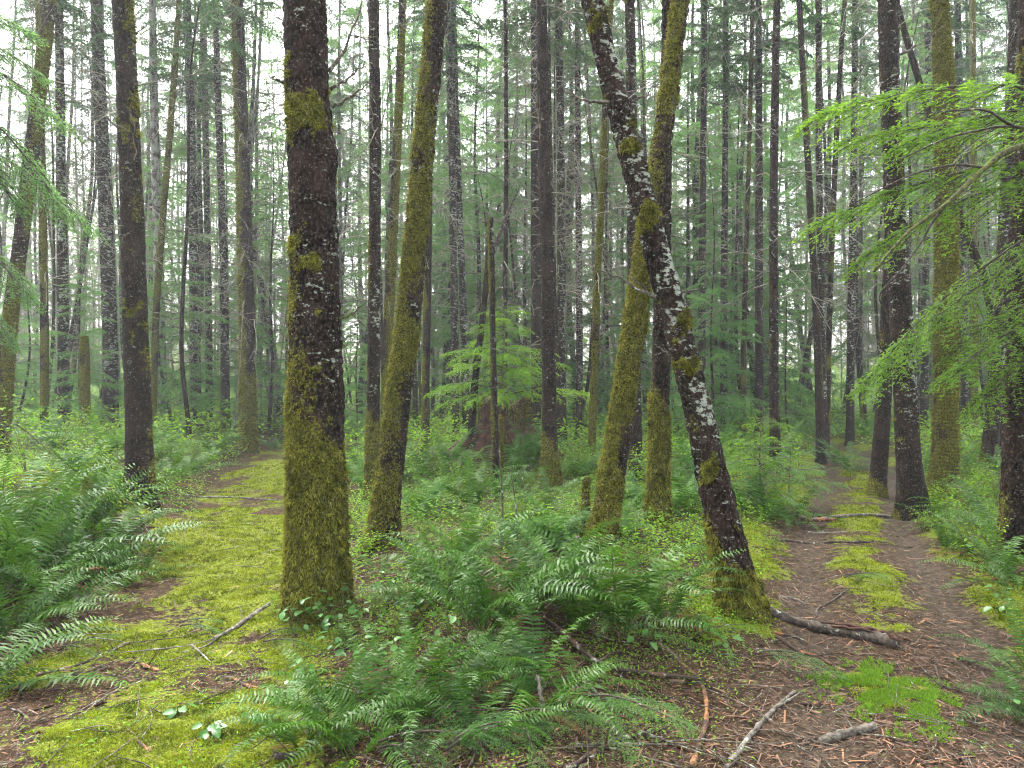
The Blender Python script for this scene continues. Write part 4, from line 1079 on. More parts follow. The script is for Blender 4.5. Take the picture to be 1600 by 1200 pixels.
def fern(px, py, Ls, n, seed, erect=0.0, pos=None):
    g = np.random.default_rng(seed)
    b = hit(px, py) if pos is None else np.array(on(*pos))
    root = thing('sword_fern', (b[0], b[1], b[2] - 0.03), scale=1.0)
    n = int(n * 0.66)
    for k in range(n):
        az = k * 2.399 + g.normal(0, 0.25)
        v = int(np.clip(g.normal(3.2 - erect, 2.0), 0, 7))
        s = Ls * g.uniform(0.65, 1.12)
        r = g.uniform(0.0, 0.06)
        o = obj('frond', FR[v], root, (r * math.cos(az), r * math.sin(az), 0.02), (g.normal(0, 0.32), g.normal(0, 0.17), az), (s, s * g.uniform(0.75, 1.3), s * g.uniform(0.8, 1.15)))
    for k in range(g.integers(1, 4)):
        az = g.uniform(0, 6.28)
        o = obj('frond', FR_DEAD[k % 2], root, (0, 0, 0.03), (g.normal(0, 0.3), 0.25, az), Ls * g.uniform(0.5, 0.8))
        o['label'] = 'withered brown frond'
    pend(root, 'sword fern', 'fern', 'sword ferns')
    return root

FERNS = [(55, 915, 1.15, 30), (150, 905, 1.05, 28), (15, 1000, 0.9, 24), (120, 835, 1.05, 26), (30, 850, 1.1, 24), (175, 868, 0.9, 22), (-30, 1080, 0.8, 20), (-20, 940, 1.1, 22), (215, 905, 0.7, 16), (100, 960, 0.9, 20),
         (690, 935, 0.85, 24), (760, 985, 0.95, 28), (835, 955, 0.95, 28), (905, 985, 0.9, 28), (970, 985, 0.95, 26), (1040, 975, 0.75, 18), (720, 900, 0.8, 20), (870, 930, 0.85, 22), (660, 960, 0.7, 18),
         (600, 1140, 0.66, 24), (520, 1120, 0.6, 20), (830, 1110, 0.7, 24), (690, 1120, 0.62, 22), (760, 1075, 0.65, 22), (640, 1075, 0.6, 18), (470, 1165, 0.5, 16), (900, 1090, 0.5, 12), (560, 1180, 0.5, 16), (740, 1160, 0.5, 16),
         (740, 795, 0.85, 22), (800, 768, 0.8, 20), (855, 805, 0.75, 18), (700, 775, 0.8, 20), (770, 745, 0.75, 16), (830, 735, 0.75, 16), (910, 745, 0.8, 14), (700, 812, 0.6, 14), (590, 900, 0.4, 12),
         (1195, 815, 0.95, 26), (1160, 800, 0.85, 20), (1235, 818, 0.7, 18), (1080, 812, 0.8, 20), (1060, 795, 0.7, 18), (1330, 738, 0.95, 22), (1305, 728, 0.8, 16), (1590, 920, 0.7, 20), (1610, 1060, 0.6, 20), (1620, 1130, .6, 18),
         (1500, 815, 0.7, 18), (1545, 835, 0.75, 20), (1465, 825, 0.6, 16), (1590, 860, 0.75, 16), (1500, 770, 0.8, 18), (1450, 745, 0.8, 16), (1530, 870, 0.6, 16), (1480, 860, 0.5, 14), (1560, 900, 0.6, 16), (1520, 750, 0.8, 16), (1575, 770, 0.9, 16), (1540, 800, .8, 16),
         (290, 745, 0.85, 20), (330, 715, 0.85, 18), (265, 760, 0.8, 16), (430, 705, 0.9, 16), (345, 700, .9, 14), (240, 735, 0.8, 14)]
for i, (px, py, Ls, n) in enumerate(FERNS):
    fern(px, py, Ls, n, 700 + i, erect=0.6 if py < 990 else 0.0)

def whole_fern(seed, n=22):
    g = np.random.default_rng(seed); mb = MB()
    for k in range(n):
        me = FR[int(np.clip(g.normal(3, 2), 0, 7))]
        nv = len(me.vertices); co = np.empty(nv * 3, np.float32); me.vertices.foreach_get('co', co)
        t = np.empty(nv, np.float32); me.attributes['tint'].data.foreach_get('value', t)
        lt = np.empty(len(me.polygons), np.int32); me.polygons.foreach_get('loop_total', lt)
        lv = np.empty(len(me.loops), np.int32); me.loops.foreach_get('vertex_index', lv)
        ls = np.concatenate([[0], np.cumsum(lt)[:-1]])
        q = lv[(ls[lt == 4][:, None] + np.arange(4))]; tr = lv[(ls[lt == 3][:, None] + np.arange(3))]
        mb.add(place(co.reshape(-1, 3), k * 2.399 + g.normal(0, .25), (0, 0, 0), g.uniform(.65, 1.1), 0, g.normal(0, .2)), [q, tr], np.clip(t + g.normal(0, 0.15), 0, 1))
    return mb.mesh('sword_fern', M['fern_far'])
WF = [whole_fern(800 + i) for i in range(5)]
gF = np.random.default_rng(88)
k = 0
while k < 150:
    y = 11 + 27 * gF.random() ** 1.2; x = gF.uniform(-0.74, 0.74) * y
    if not free(x, y, 0.45): continue
    s = gF.uniform(0.6, 1.1)
    o = obj('sword_fern', WF[gF.integers(5)], None, on(x, y, -0.03), (0, 0, gF.uniform(0, 6)), s)
    pend(o, 'sword fern', 'fern', 'sword ferns'); k += 1

# ------------------------------------------------------------------ leafy shrubs
def leafy(seed, n_st=9, h=0.7, nl=26, ls=0.045, mat='lime', spread=0.5):
    g = np.random.default_rng(seed); st, lf = MB(), MB()
    for _ in range(n_st):
        az = g.uniform(0, 6.28); hh = h * g.uniform(0.5, 1.1); K = 7; t = np.linspace(0, 1, K)
        out = spread * hh * g.uniform(0.3, 1.3) * t ** 1.4
        P = np.column_stack([out * math.cos(az), out * math.sin(az), hh * t * (1 - 0.2 * t)]) + np.cumsum(g.normal(0, 0.012, (K, 3)), 0)
        V, f = tubes(P[None], (0.004 * (1 - .7 * t))[None], 3, False); st.add(V, f)
        m = nl
        u = g.uniform(0.3, 1, m)
        c = np.column_stack([np.interp(u, t, P[:, i]) for i in range(3)])
        d = norm(g.normal(0, 1, (m, 3)) * np.array([1, 1, 0.35]) + np.array([0, 0, 0.1]))
        offl = g.uniform(0.02, 0.16, (m, 1))
        tipc = c + d * offl
        V, f = tubes(np.stack([c, tipc], 1), np.full((m, 2), 0.0014), 3, False); st.add(V, f)
        L_ = ls * g.uniform(0.6, 1.3, (m, 1)); nrm = norm(np.array([0, 0, 1.0]) + g.normal(0, 0.45, (m, 3)))
        w = norm(np.cross(d, nrm)) * L_ * 0.3
        v = np.stack([tipc, tipc + d * L_ * .45 - w, tipc + d * L_ - np.array([0, 0, .15]) * L_, tipc + d * L_ * .45 + w], 1).reshape(-1, 3)
        lf.add(v, np.arange(4 * m).reshape(-1, 4), np.repeat(np.clip(g.normal(0.5, 0.25, m), 0, 1), 4))
    return st.mesh('stems', M['stem']), lf.mesh('leaves', M[mat])
SH = [leafy(900 + i) for i in range(6)] + [leafy(910 + i, 6, 1.1, 24, 0.05, 'lime', 0.35) for i in range(3)]
def shrub(x, y, s, v):
    t = thing('leafy_shrub', on(x, y, -0.02), rotz=gF.uniform(0, 6), scale=s)
    obj('stems', SH[v][0], t, kind='stuff'); obj('leaves', SH[v][1], t, kind='stuff')
    pend(t, 'lime-leaved shrub', 'shrub', 'lime-leaved shrubs')
for (px, py, s) in [(40, 740, 1.0), (90, 720, .9), (20, 800, .9), (200, 720, 1.0), (150, 745, .9), (260, 770, .7), (310, 735, .8), (170, 715, 1.2), (60, 690, 1.2), (120, 690, 1.2), (560, 800, .8), (548, 840, .7), (640, 760, .8), (570, 870, .6), (680, 745, .8),
                    (820, 850, .6), (880, 845, .6), (780, 830, .6), (660, 850, .6), (1000, 880, .5), (1070, 850, .6), (1100, 880, .5), (1210, 860, .5), (1060, 900, .4), (1250, 745, .9), (1230, 755, .8), (1490, 800, .9), (1510, 845, .8), (1530, 780, .9), (1560, 800, .9), (1440, 830, .5),
                    (1590, 790, .9), (1580, 845, .7), (1470, 850, .6), (1500, 870, .6), (1540, 880, .6), (1450, 800, .7), (1520, 820, .9), (1560, 760, 1.0), (1500, 755, 1.0), (1440, 770, .8), (900, 720, .9), (940, 715, .9), (1110, 760, .8), (1150, 740, .9), (1065, 740, .9), (650, 800, .6), (740, 850, .5), (500, 975, .4), (430, 960, .3), (1020, 925, .4), (590, 960, .4), (540, 1010, .35), (620, 1000, .4)]:
    b = hit(px, py); shrub(b[0], b[1], s * gF.uniform(0.8, 1.1), gF.integers(9) if s > 0.75 else gF.integers(6))
k = 0
while k < 190:
    y = 10.5 + 30 * gF.random() ** 1.2; x = gF.uniform(-0.74, 0.74) * y
    if not free(x, y, 0.35): continue
    shrub(x, y, gF.uniform(0.6, 1.35), gF.integers(9)); k += 1

k = 0
while k < 75:
    y = gF.uniform(6.2, 12.0); x = gF.uniform(-0.62, 0.7) * y
    if not free(x, y, 0.3): continue
    if k % 3 == 0:
        o = obj('sword_fern', WF[gF.integers(5)], None, on(x, y, -0.03), (0, 0, gF.uniform(0, 6)), gF.uniform(0.45, 0.8))
        pend(o, 'sword fern', 'fern', 'sword ferns')
    else: shrub(x, y, gF.uniform(0.35, 0.75), gF.integers(6))
    k += 1

# broad-leaved plants near the camera, leaf by leaf
def leaf_mesh(seed):
    g = np.random.default_rng(seed)
    u = np.array([0, .25, .55, .8, 1.0]); w = np.array([0.02, .30, .33, .2, 0.0])
    rows = []
    for a_, b_ in zip(u, w):
        z = -0.25 * a_ ** 2
        rows += [(a_, -b_, z + 0.12 * b_), (a_, 0, z - 0.02), (a_, b_, z + 0.12 * b_)]
    i = np.arange(15).reshape(5, 3)
    Q = np.concatenate([np.stack([i[:-1, j], i[:-1, j + 1], i[1:, j + 1], i[1:, j]], -1) for j in (0, 1)])
    return make_mesh('leaf', np.array(rows), Q, M['broad'], tint=np.clip(g.normal(.5, .2, 15), 0, 1), smooth=True)
LEAF = [leaf_mesh(i) for i in range(3)]
def broad_plant(px, py, n, s, seed):
    g = np.random.default_rng(seed); b = hit(px, py)
    root = thing('broad_leaved_plant', tuple(b))
    mb = MB()
    for k in range(n):
        az = k * 2.4 + g.normal(0, .4); h = s * g.uniform(0.3, 1.0); o_ = s * g.uniform(0.1, 0.75)
        p = np.array((o_ * math.cos(az), o_ * math.sin(az), h))
        q = np.array([[0, 0, -0.02], p * np.array([.35, .35, .7]), p])
        V, f = tubes(spline(q, 6)[None], np.linspace(0.0025, 0.0012, 6)[None], 3, False); mb.add(V, f)
        obj('leaf', LEAF[k % 3], root, p, (g.normal(0, .3), g.normal(0.1, .3), az + g.normal(0, .6)), g.uniform(0.045, 0.085) * (0.7 + s))
    obj('stem', mb.mesh('stem', M['stem']), root, kind='stuff')
    pend(root, 'low broad-leaved plant', 'plant', 'low broad-leaved plants')
for i, (px, py, n, s) in enumerate([(475, 975, 12, .22), (505, 985, 14, .24), (535, 975, 13, .25), (560, 965, 12, .22), (455, 985, 9, .16), (580, 1000, 12, .18), (525, 1015, 12, .16), (600, 940, 10, .2), (640, 985, 10, .2), (650, 930, 9, .2), (560, 1040, 10, .14),
        (700, 1000, 10, .18), (620, 1030, 12, .15), (480, 1060, 10, .1), (440, 1090, 10, .08), (400, 1130, 9, .07), (330, 1150, 9, .07), (280, 1120, 8, .06), (1100, 985, 9, .12), (1010, 1010, 9, .12), (1130, 1010, 8, .08), (1570, 960, 10, .18), (1590, 1130, 10, .16), (1540, 880, 10, .2)]):
    broad_plant(px, py, n, s, 1000 + i)

# ------------------------------------------------------------------ ground cover, moss, litter (nobody could count these)
def scatter(n, g, dens, x0=-6.5, x1=6.5, y0=2.4, y1=14):
    """points on the ground weighted towards the camera by dens(x, y)"""
    out = []
    got = 0
    while got < n:
        m = n * 2
        y = y0 * (y1 / y0) ** g.random(m); x = g.uniform(-0.78, 0.78, m) * y
        k = g.random(m) < dens(x, y)
        out.append(np.column_stack([x[k], y[k]])); got += k.sum()
    p = np.concatenate(out)[:n]
    return np.column_stack([p, gh(p[:, 0], p[:, 1]) + 0.03 * (fbm(p[:, 0] * 5, p[:, 1] * 5, None, 3) - 0.5)])

gS = np.random.default_rng(99)
def blades(P, g, L_, spread=0.7, w=0.3, per=4, taper=True):
    n = len(P) * per
    c = np.repeat(P, per, 0) + g.normal(0, 0.006, (n, 3)) * np.array([1, 1, 0])
    L_ = L_ + np.zeros(n)
    d = norm(np.column_stack([g.normal(0, spread, (n, 2)), np.ones(n)])) * (L_ * g.uniform(0.5, 1.3, n))[:, None]
    s = norm(np.cross(d, g.normal(0, 1, (n, 3)))) * (L_ * w / 2)[:, None]
    return np.stack([c - s, c + s, c + d], 1).reshape(-1, 3), np.arange(3 * n).reshape(-1, 3)
def moss_d(x, y):
    return np.clip((moss_map(x, y) - 0.50) * 2.4 + 1.8 * (fbm(x * 10, y * 10, None, 2) - 0.5), 0, 1)
P = scatter(42000, gS, moss_d); P[:, 2] += 0.004
V, f = blades(P, gS, (0.009 + 0.0018 * np.repeat(P[:, 1], 4)), 0.9, 0.42, 4)
obj('moss_carpet', make_mesh('moss_carpet', V, f, M['gmoss'], tint=np.repeat(np.clip(np.repeat(1.4 * (fbm(P[:, 0] * 11, P[:, 1] * 11, None, 3) - 0.5), 4) + gS.normal(0.5, 0.22, len(f)), 0, 1), 3)), kind='stuff', label='yellow-green moss carpet growing along both trails', cat='moss')
cx, cyy = flat(1385, 1060)
P = scatter(2600, gS, lambda x, y: np.exp(-((x - cx) ** 2 / 0.035 + (y - cyy) ** 2 / 0.08)) * (fbm(x * 12, y * 12, None, 2) > 0.47), y0=2.6, y1=5)
V, f = blades(P, gS, 0.024, 1.1, 0.32, 8)
obj('star_moss', make_mesh('star_moss', V, f, M['gmoss2'], tint=np.repeat(np.clip(gS.normal(0.5, 0.25, len(f)), 0, 1), 3)), kind='stuff', label='bright green star moss clump below the rotten log', cat='moss')

def litter(n, lmin, lmax, wr, dens, name, label, y1=12):
    P = scatter(n, gS, dens, y1=y1); P[:, 2] += 0.006
    az = gS.uniform(0, 6.28, n); L_ = lmin * (lmax / lmin) ** gS.random(n)
    d = np.column_stack([np.cos(az), np.sin(az), gS.normal(0, 0.18, n)]) * L_[:, None] / 2
    w = np.column_stack([-np.sin(az), np.cos(az), gS.normal(0, 0.4, n)]) * (L_ * wr / 2)[:, None]
    b = np.array([0, 0, 1.0]) * (L_ * wr * 0.35)[:, None]
    v = np.stack([P - d - w, P + d - w * .7, P + d + w * .7, P - d + w, P + b], 1).reshape(-1, 3)
    i = np.arange(n) * 5
    tr = np.concatenate([np.stack([i + p, i + q, i + 4], -1) for p, q in (((0, 1), (1, 2), (2, 3), (3, 0)) if n < 9000 else ((0, 1), (2, 3)))])
    obj(name, make_mesh(name, v, tr, M['litter'], tint=np.repeat(np.clip(gS.beta(1.6, 2.2, n), 0, 1), 5)), kind='stuff', label=label, cat='litter')
bare = lambda x, y: np.clip(1.0 - 0.65 * moss_map(x, y), 0, 1)
litter(60000, 0.008, 0.055, 0.14, bare, 'needle_litter', 'fallen needles and twig bits over the soil')
litter(4600, 0.025, 0.11, 0.10, lambda x, y: bare(x, y) * (0.25 + 0.75 * sstep(-2.5, 1.0, x)), 'bark_chips', 'orange bark chips and short twig bits on bare soil', 9)

def twig_litter():
    n = 900
    P = scatter(n, gS, lambda x, y: 0.35 + 0.65 * bare(x, y), y1=13)
    az = gS.uniform(0, 6.28, n); L_ = gS.uniform(0.08, 0.5, n); t = np.linspace(-0.5, 0.5, 5)
    cv = gS.normal(0, 0.25, n)
    x = P[:, :1] + L_[:, None] * (t * np.cos(az)[:, None] - (cv[:, None] * t ** 2) * np.sin(az)[:, None])
    y = P[:, 1:2] + L_[:, None] * (t * np.sin(az)[:, None] + (cv[:, None] * t ** 2) * np.cos(az)[:, None])
    z = gh(x, y) + 0.03 * (fbm(x * 5, y * 5, None, 3) - 0.5) + 0.008 + 0.02 * gS.random((n, 1))
    V, f = tubes(np.stack([x, y, z], -1), gS.uniform(0.0015, 0.004, (n, 1)) * (1.2 - np.abs(t)), 3, False)
    mb = MB(); mb.add(V, f)
    obj('twig_litter', mb.mesh('twig_litter', M['twig']), kind='stuff', label='scattered thin dead twigs on moss and soil', cat='twigs')
twig_litter()

def cover():
    def dens(x, y):
        dl, sl = dist_poly(x, y, LEFT); dr, sr = dist_poly(x, y, RIGHT)
        isl = sstep(0.66, 1.0, np.minimum(dl, dr))
        d = isl * (0.15 + 0.9 * sstep(0.4, 0.7, fbm(x * 1.4 + 5, y * 1.4, None, 2)))
        d = np.maximum(d, 0.16 * (dl < 1.3) * (y < 4.5) * sstep(0.45, 0.6, fbm(x * 3, y * 3, None, 2)))
        bare_ = np.exp(-((x - 1.4) ** 2 / 0.9 + (y - 3.6) ** 2 / 0.8))
        return np.clip(d * (1 - 0.9 * bare_), 0, 1)
    n = 56000
    P = scatter(n, gS, dens, y1=16)
    P[:, 2] += gS.random(n) ** 1.5 * 0.26 * sstep(3.5, 8, P[:, 1]) + 0.02
    az = gS.uniform(0, 6.28, n); L_ = gS.uniform(0.010, 0.030, n) * (0.45 + 0.55 * sstep(4, 7, P[:, 1]))
    d = np.column_stack([np.cos(az), np.sin(az), gS.normal(0, .3, n)]) * L_[:, None]; w = np.column_stack([-np.sin(az), np.cos(az), gS.normal(0, .35, n)]) * (L_ * 0.38)[:, None]
    v = np.stack([P - d, P - w, P + d - np.array([0, 0, .2]) * L_[:, None], P + w], 1).reshape(-1, 3)
    obj('ground_cover', make_mesh('ground_cover', v, np.arange(4 * n).reshape(-1, 4), M['lime'], tint=np.repeat(np.clip(gS.normal(.4, .28, n), 0, 1), 4)), kind='stuff', label='tiny green leaves of low ground cover', cat='ground cover')
    # undergrowth farther in
    n = 42000
    y = 13 * (55 / 13) ** gS.random(n); x = gS.uniform(-0.8, 0.8, n) * y
    dl, _ = dist_poly(x, y, LEFT); dr, _ = dist_poly(x, y, RIGHT)
    keep = np.minimum(dl, dr) > 1.0
    x, y = x[keep], y[keep]; n = len(x)
    top = 0.25 + 0.8 * fbm(x * 0.5, y * 0.5, None, 2)
    P = np.column_stack([x, y, gh(x, y) + top * gS.random(n) ** 1.2])
    L_ = gS.uniform(0.02, 0.05, n) * (1 + y / 30); az = gS.uniform(0, 6.28, n)
    d = np.column_stack([np.cos(az), np.sin(az), gS.normal(0, .4, n)]) * L_[:, None]; w = np.column_stack([-np.sin(az), np.cos(az), gS.normal(0, .4, n)]) * (L_ * 0.4)[:, None]
    v = np.stack([P - d, P - w, P + d, P + w], 1).reshape(-1, 3)
    obj('undergrowth', make_mesh('undergrowth', v, np.arange(4 * n).reshape(-1, 4), M['lime'], tint=np.repeat(np.clip(gS.normal(.35, .28, n), 0, 1), 4)), kind='stuff', label='leafy undergrowth between the farther trunks', cat='undergrowth')
cover()

# ------------------------------------------------------------------ sticks, logs, fallen boughs
def stick(label, pts, w, m='stick_dark', name='fallen_branch', cat='branch', lift=0.0, forks=(), ends=None, group=None):
    """pts: photograph pixels along the stick, optional third value = height above the ground in metres"""
    W3 = []
    for p in pts:
        h_ = hit(p[0], p[1])
        rise = p[2] if len(p) > 2 else 0.0
        W3.append(h_ + np.array((0, 0, rise)))
    W3 = np.array(W3)
    Ym = W3[:, 1].mean(); r0 = 0.78 * w / 2 / F * Ym
    base = W3[0].copy()
    n = 26
    sp = spline(W3 - base, n) if len(W3) > 2 else (W3[0] - base) + np.linspace(0, 1, n)[:, None] * (W3[1] - W3[0])
    g = np.random.default_rng(int(abs(pts[0][0] * 7 + pts[0][1])))
    sp[1:-1, :2] += np.cumsum(g.normal(0, r0 * 0.10, (n - 2, 2)), 0) * np.sin(np.linspace(0, PI, n - 2))[:, None]
    gz = gh(sp[:, 0] + base[0], sp[:, 1] + base[1]) - base[2]
    if not any(len(p) > 2 for p in pts): sp[:, 2] = gz + r0 * 0.5 + lift
    rr = r0 * (np.linspace(*(ends or (1.0, 0.55)), n)) * (1 + 0.12 * g.normal(0, 1, n))
    V, f = tubes(sp[None], rr[None], 8)
    V = V + r0 * 0.55 * (np.stack([vnoise(V[:, 0] * 50 + q, V[:, 1] * 50, V[:, 2] * 50) for q in (0, 31, 77)], -1) - 0.5)
    mb = MB(); mb.add(V, f)
    if r0 * F / Ym > 2.0:                                # stubs of side twigs
        for q in range(5):
            i_ = int(g.integers(3, n - 3)); d = norm(sp[i_ + 1] - sp[i_] + g.normal(0, 0.04, 3)) + g.normal(0, 0.5, 3) * np.array([1, 1, 0.3])
            tw_ = sp[i_] + norm(d) * np.linspace(0, g.uniform(0.04, 0.16), 4)[:, None]
            mb.add(*tubes(tw_[None], (r0 * 0.28 * np.linspace(1, .5, 4))[None], 4))
    root = obj(name, mb.mesh(name, M[m], True), None, tuple(base), label=label, cat=cat, group=group)
    for fk in forks:
        q = np.array([hit(*p[:2]) + np.array((0, 0, p[2] if len(p) > 2 else r0)) for p in fk]) - base
        s2 = spline(q, 10) if len(q) > 2 else q[0] + np.linspace(0, 1, 10)[:, None] * (q[1] - q[0])
        V, f = tubes(s2[None], (r0 * np.linspace(.6, .25, 10))[None], 6); mb = MB(); mb.add(V, f)
        obj('fork', mb.mesh('fork', M[m], True), root)
    return root

stick('long dark stick with grey middle lying across the left moss', [(187, 1022), (300, 1010), (355, 988), (420, 946)], 9, 'stick_grey', ends=(0.35, 1.1), forks=[[(300, 1012), (320, 1030), (330, 1040)], [(285, 1024), (320, 1014), (345, 996)]])
stick('orange and dark stick at the left moss edge', [(57, 1058), (125, 1040), (202, 1006)], 9, 'stick_red', ends=(1, .7))
stick('peeled orange stick below the big mossy spruce', [(364, 1063), (395, 1076), (432, 1078)], 9, 'stick_orange')
stick('short orange chip of wood on the left moss', [(222, 1041), (248, 1051)], 10, 'stick_orange', ends=(1, .8))
stick('orange stub standing out near the bottom left', [(214, 1160), (230, 1175), (245, 1197)], 9, 'stick_orange')
stick('thin grey stick in the bottom left corner', [(0, 1198), (40, 1188), (92, 1174)], 6, 'stick_grey')
stick('short thick dark stub on the bottom edge', [(430, 1186), (466, 1183)], 14, 'stick_dark', ends=(1, .9))
stick('pale stick lying on the moss behind the near-black trunk', [(282, 772), (360, 778), (441, 783)], 5, 'stick_grey')
stick('thin curved twig by the hollow under the big spruce', [(303, 1020), (318, 1040), (350, 1050), (405, 1040)], 4, 'stick_orange')
stick('long red-brown branch with whitish tip in the fern patch', [(850, 990, .10), (880, 1003, .06), (935, 1042, .03), (1000, 1055, .02), (1102, 1068, .02)], 10, 'stick_red', ends=(.8, .9))
stick('forked orange branch running down to the bottom edge', [(1030, 1010), (1068, 1042), (1096, 1068), (1106, 1120), (1095, 1165), (1080, 1203)], 10, 'stick_orange', ends=(.8, 1.1))
stick('red-brown branch rising from the bottom edge at centre', [(888, 1203), (955, 1163), (1000, 1148), (1040, 1140)], 12, 'stick_red', ends=(1, .6), forks=[[(1000, 1148), (1020, 1155), (1045, 1158)]])
stick('straight lichen-grey stick along the bottom centre', [(900, 1166), (985, 1165), (1070, 1165)], 8, 'stick_grey')
stick('forked grey branch on bare soil near the bottom edge', [(1135, 1205), (1170, 1155), (1205, 1115), (1242, 1082)], 13, 'stick_grey', ends=(1, .5), forks=[[(1208, 1112), (1230, 1100), (1252, 1086)]])
stick('short thick lichen-ringed log piece on the soil', [(1282, 1162), (1320, 1152), (1368, 1140)], 20, 'stick_grey', 'fallen_log', 'log', ends=(1, 1))
stick('orange stick left of the bright star moss', [(1213, 996), (1245, 1018), (1275, 1027), (1301, 1040)], 8, 'stick_orange')
stick('thin orange stick just above the soil slope', [(1210, 990), (1232, 994), (1250, 1000)], 6, 'stick_orange')
stick('small white-barked stick right of the leaning trunk foot', [(1220, 935), (1240, 938), (1260, 945)], 8, 'stick_grey')
stick('crooked dark twig arching over the left rut', [(1276, 966), (1278, 952), (1300, 940), (1320, 925), (1342, 916)], 5, 'stick_dark')
stick('bent twig with upturned end on the brown soil', [(1265, 1062), (1290, 1064), (1308, 1052), (1302, 1040)], 5, 'stick_dark')
stick('orange splinter lying flat below the star moss', [(1250, 1101), (1275, 1102), (1300, 1101)], 7, 'stick_orange')
stick('pale dead log lying across the far right trail', [(1252, 810), (1310, 809), (1392, 810)], 9, 'stick_grey', 'fallen_log', 'log', ends=(1, .8))
stick('split orange log in front of the pale trail log', [(1256, 815), (1280, 815), (1305, 815)], 10, 'stick_orange', 'fallen_log', 'log', ends=(.9, 1))
stick('dark branch lying across the right trail', [(1212, 845), (1262, 850), (1330, 848), (1395, 851)], 6, 'stick_dark')
stick('white stick by the right trail log', [(1260, 832), (1290, 835), (1325, 833)], 6, 'stick_grey')
stick('thin pale pole slanting over the far undergrowth', [(1240, 700, .25), (1300, 720, .2), (1356, 742, .1)], 4, 'stick_grey')
stick('pale fallen pole behind the central ferns', [(730, 838), (800, 836), (866, 837)], 5, 'stick_grey')
stick('thin stick on the soil above the branch fork', [(1062, 1010), (1110, 1020), (1160, 1022)], 4, 'stick_dark')
stick('white-tipped stick above the forked orange branch', [(1030, 1008), (1045, 1018), (1062, 1034)], 9, 'stick_grey')
stick('short orange stick beside the central fern patch', [(925, 1048), (930, 1030), (936, 1008)], 6, 'stick_orange')
stick('orange splinters in a pair near the grey stick', [(1000, 1127), (1020, 1125), (1040, 1128)], 6, 'stick_orange')
stick('long thin stick along the right rut', [(1460, 1040), (1480, 1075), (1540, 1085)], 4, 'stick_dark')
stick('orange sliver beside the right rut', [(1450, 1010), (1475, 1016), (1500, 1030)], 5, 'stick_orange')
stick('thin twig crossing the moss of the right trail', [(1300, 930), (1340, 925), (1400, 930)], 3, 'stick_dark')
stick('slanting dark twig under the bottom ferns', [(640, 1203, .02), (670, 1160, .08), (700, 1125, .12)], 5, 'stick_dark')
stick('bowed brown twig under the bottom ferns', [(735, 1203, .02), (760, 1160, .06), (800, 1140, .05), (830, 1135, .02)], 5, 'stick_dark')
stick('upright grey stub leaning among the front ferns', [(848, 1118, .0), (846, 1112, .08), (840, 1100, .14)], 10, 'stick_grey', ends=(1, .8))
stick('straight brown twig leaning over the left ferns', [(15, 820, .9), (40, 770, .6), (150, 800, .25), (225, 800, .35)], 3, 'stem')

# rotten root and log trailing from the leaning trunk
def rotten_log():
    g = np.random.default_rng(4)
    P = [hit(1180, 950), hit(1215, 966), hit(1260, 980), hit(1320, 992), hit(1375, 1004), hit(1400, 1012)]
    base = P[0].copy(); sp = spline(np.array(P) - base, 40); sp[:, 2] += 0.02
    r = np.interp(np.linspace(0, 1, 40), [0, .3, .5, .8, 1], [0.05, 0.032, 0.04, 0.052, 0.045]) * (1 + .1 * g.normal(0, 1, 40))
    V, f = tubes(sp[None], r[None], 14)
    V[:, 2] += 0.02 * (vnoise(V[:, 0] * 9, V[:, 1] * 40, V[:, 2] * 40) - 0.5)
    mb = MB(); mb.add(V, f)
    root = obj('rotten_log', mb.mesh('rotten_log', M['stick_dark'], True), None, tuple(base), label='dark rotten log trailing right from the leaning trunk foot', cat='log')
    for k in range(14):
        i = g.integers(18, 38); a0 = sp[i] + np.array((g.normal(0, .03), g.normal(0, .03), r[i] * .8)); d = sp[min(i + 3, 39)] - sp[i - 2]
        s = np.array([a0, a0 + d * .5 + np.array((0, 0, .012)), a0 + d]); V, f = tubes(s[None], np.array([[.006, .012, .004]]), 5); mb = MB(); mb.add(V, f)
        obj('splinter', mb.mesh('splinter', M['rotten']), root)
rotten_log()

def fallen_bough(label, px, py, s, az, mat, tilt=0.1, n=3):
    b = hit(px, py); g = np.random.default_rng(int(px + py))
    mb, st = MB(), MB()
    for k in range(n):
        V, f, t, ax, tw = POOL_N[g.integers(5)]
        pl = lambda q: place(q, az + g0_[k], (0, 0, 0.05 + .02 * k), s * sc2[k], tilt + 0.16, 0.15 * (k - 1))
        g0_ = g.normal(0, .5, n); sc2 = g.uniform(.7, 1.1, n)
        mb.add(pl(V), f, t); A = pl(ax)
        Vt, ft = tubes(A[None], (0.006 * (1 - .8 * np.linspace(0, 1, len(A))))[None], 4); st.add(Vt, ft)
    r = thing('fallen_bough', tuple(b), label, 'bough')
    obj('needles', mb.mesh('needles', mat), r, kind='stuff'); obj('twig', st.mesh('twig', M['stick_dark']), r, kind='stuff')
fallen_bough('green fir bough lying under the ferns at bottom centre', 800, 1150, 0.5, -0.6, M['hemlock'])
fallen_bough('green fir bough fallen right of the front ferns', 900, 1120, 0.55, -0.3, M['hemlock'])
fallen_bough('green fir bough in the dark bottom fern shade', 590, 1195, 0.5, 0.2, M['hemlock'])
fallen_bough('fir bough on the bottom edge below the ferns', 700, 1200, 0.5, 0.8, M['hemlock'])
fallen_bough('small green spray on the mossy middle of the right trail', 1320, 912, 0.35, 0.1, M['hemlock'], .05, 2)
fallen_bough('fir spray lying by the hollow under the big spruce', 410, 1015, 0.4, 0.5, M['hemlock'], .02, 2)
fallen_bough('fir spray on the left moss above the dark stick', 280, 990, 0.3, 0.3, M['hemlock'], .02, 2)
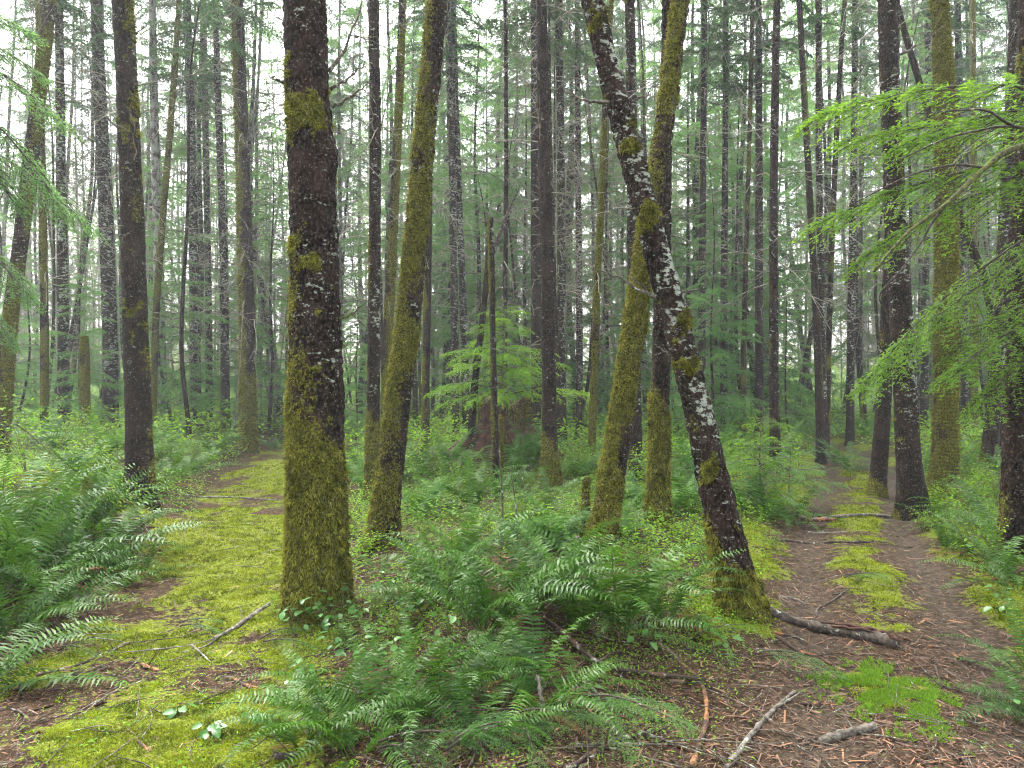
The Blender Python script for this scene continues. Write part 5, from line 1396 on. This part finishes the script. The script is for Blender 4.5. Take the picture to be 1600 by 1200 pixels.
fallen_bough('flattened fir spray on the soil slope of the right trail', 1180, 1040, 0.45, -0.5, M['hemlock'], .0, 2)
fallen_bough('fir spray right of the fern clump by leaning trunk', 1090, 1005, 0.4, 0.1, M['bright'], .05, 2)
fallen_bough('dark green spray on the left soil edge', 90, 1030, 0.35, 0.3, M['hemlock'], .02, 2)

# thin bare saplings left of the big spruce and in the centre
for i, (px, py, tx, ty, w, lab) in enumerate([(419, 668, 420, 500, 3, 'leftmost of three thin bare stems beside the big mossy spruce'), (429, 660, 428, 410, 4, 'middle of three thin bare stems beside the big mossy spruce'), (427, 655, 450, 460, 3, 'slanting rightmost of three thin bare stems beside the big mossy spruce'),
        (783, 860, 780, 700, 4, 'thin upright brown stem behind the central ferns'), (808, 855, 797, 730, 3, 'slanting thin stem right of the upright stem behind ferns'), (1085, 800, 1092, 690, 3, 'bare shoot right of the moss-banded spruce'), (240, 680, 241, 560, 3, 'bare thin pole against the right side of the near-black trunk')]):
    Y = hit(px, py)[1]; b = np.array(on((px - 800) / F * Y, Y)); top = at(tx, ty, Y) - b
    sp = spline(np.array([[0, 0, -0.05], top * .5 + np.array((.02, 0, 0)), top]), 10)
    V, f = tubes(sp[None], (w / 2 / F * Y * np.linspace(1.2, .5, 10))[None], 5); mb = MB(); mb.add(V, f)
    obj('bare_stem', mb.mesh('bare_stem', M['twig'], True), None, tuple(b), label=lab, cat='stem')

# ------------------------------------------------------------------ labels that count within the gap between two named trees
from collections import defaultdict
gr_ = defaultdict(list)
for o, noun, cat, group, px in PENDING:
    gr_[(noun, gap(px))].append((px, o, cat, group))
for (noun, where), rows in gr_.items():
    if 'fern' in noun or 'plant' in noun or 'shrub' in noun:
        rows.sort(key=lambda q: q[1].location.y); how = 'nearest'
    else:
        rows.sort(key=lambda q: q[0]); how = 'from left'
    for i, (px, o, cat, group) in enumerate(rows):
        if len(rows) == 1: lab = f'{noun} {where}'
        elif how == 'nearest': lab = f'{ordinal(i + 1)}-nearest {noun} {where}' if i else f'nearest {noun} {where}'
        else: lab = f'{noun}, {ordinal(i + 1)} from left {where}'
        o['label'], o['category'], o['group'] = lab, cat, group

# ------------------------------------------------------------------ haze between the trees
def haze():
    x, y0, y1, z0, z1 = 128, -18, 133, -2.5, 36
    V = [(sx * x, yy, zz) for zz in (z0, z1) for sx, yy in ((-1, y0), (1, y0), (1, y1), (-1, y1))]
    Q = [(3, 2, 1, 0), (4, 5, 6, 7), (0, 1, 5, 4), (1, 2, 6, 5), (2, 3, 7, 6), (3, 0, 4, 7)]
    m, nt, out = mat_new('haze')
    v = nd(nt, 'ShaderNodeVolumePrincipled')
    v.inputs['Color'].default_value = (0.92, 0.97, 1.0, 1); v.inputs['Density'].default_value = 0.0017; v.inputs['Anisotropy'].default_value = 0.2
    nt.links.new(v.outputs[0], out.inputs['Volume'])
    obj('haze', make_mesh('haze', np.array(V, float), np.array(Q), m), kind='stuff', label='pale damp haze hanging between the trees', cat='haze')
haze()
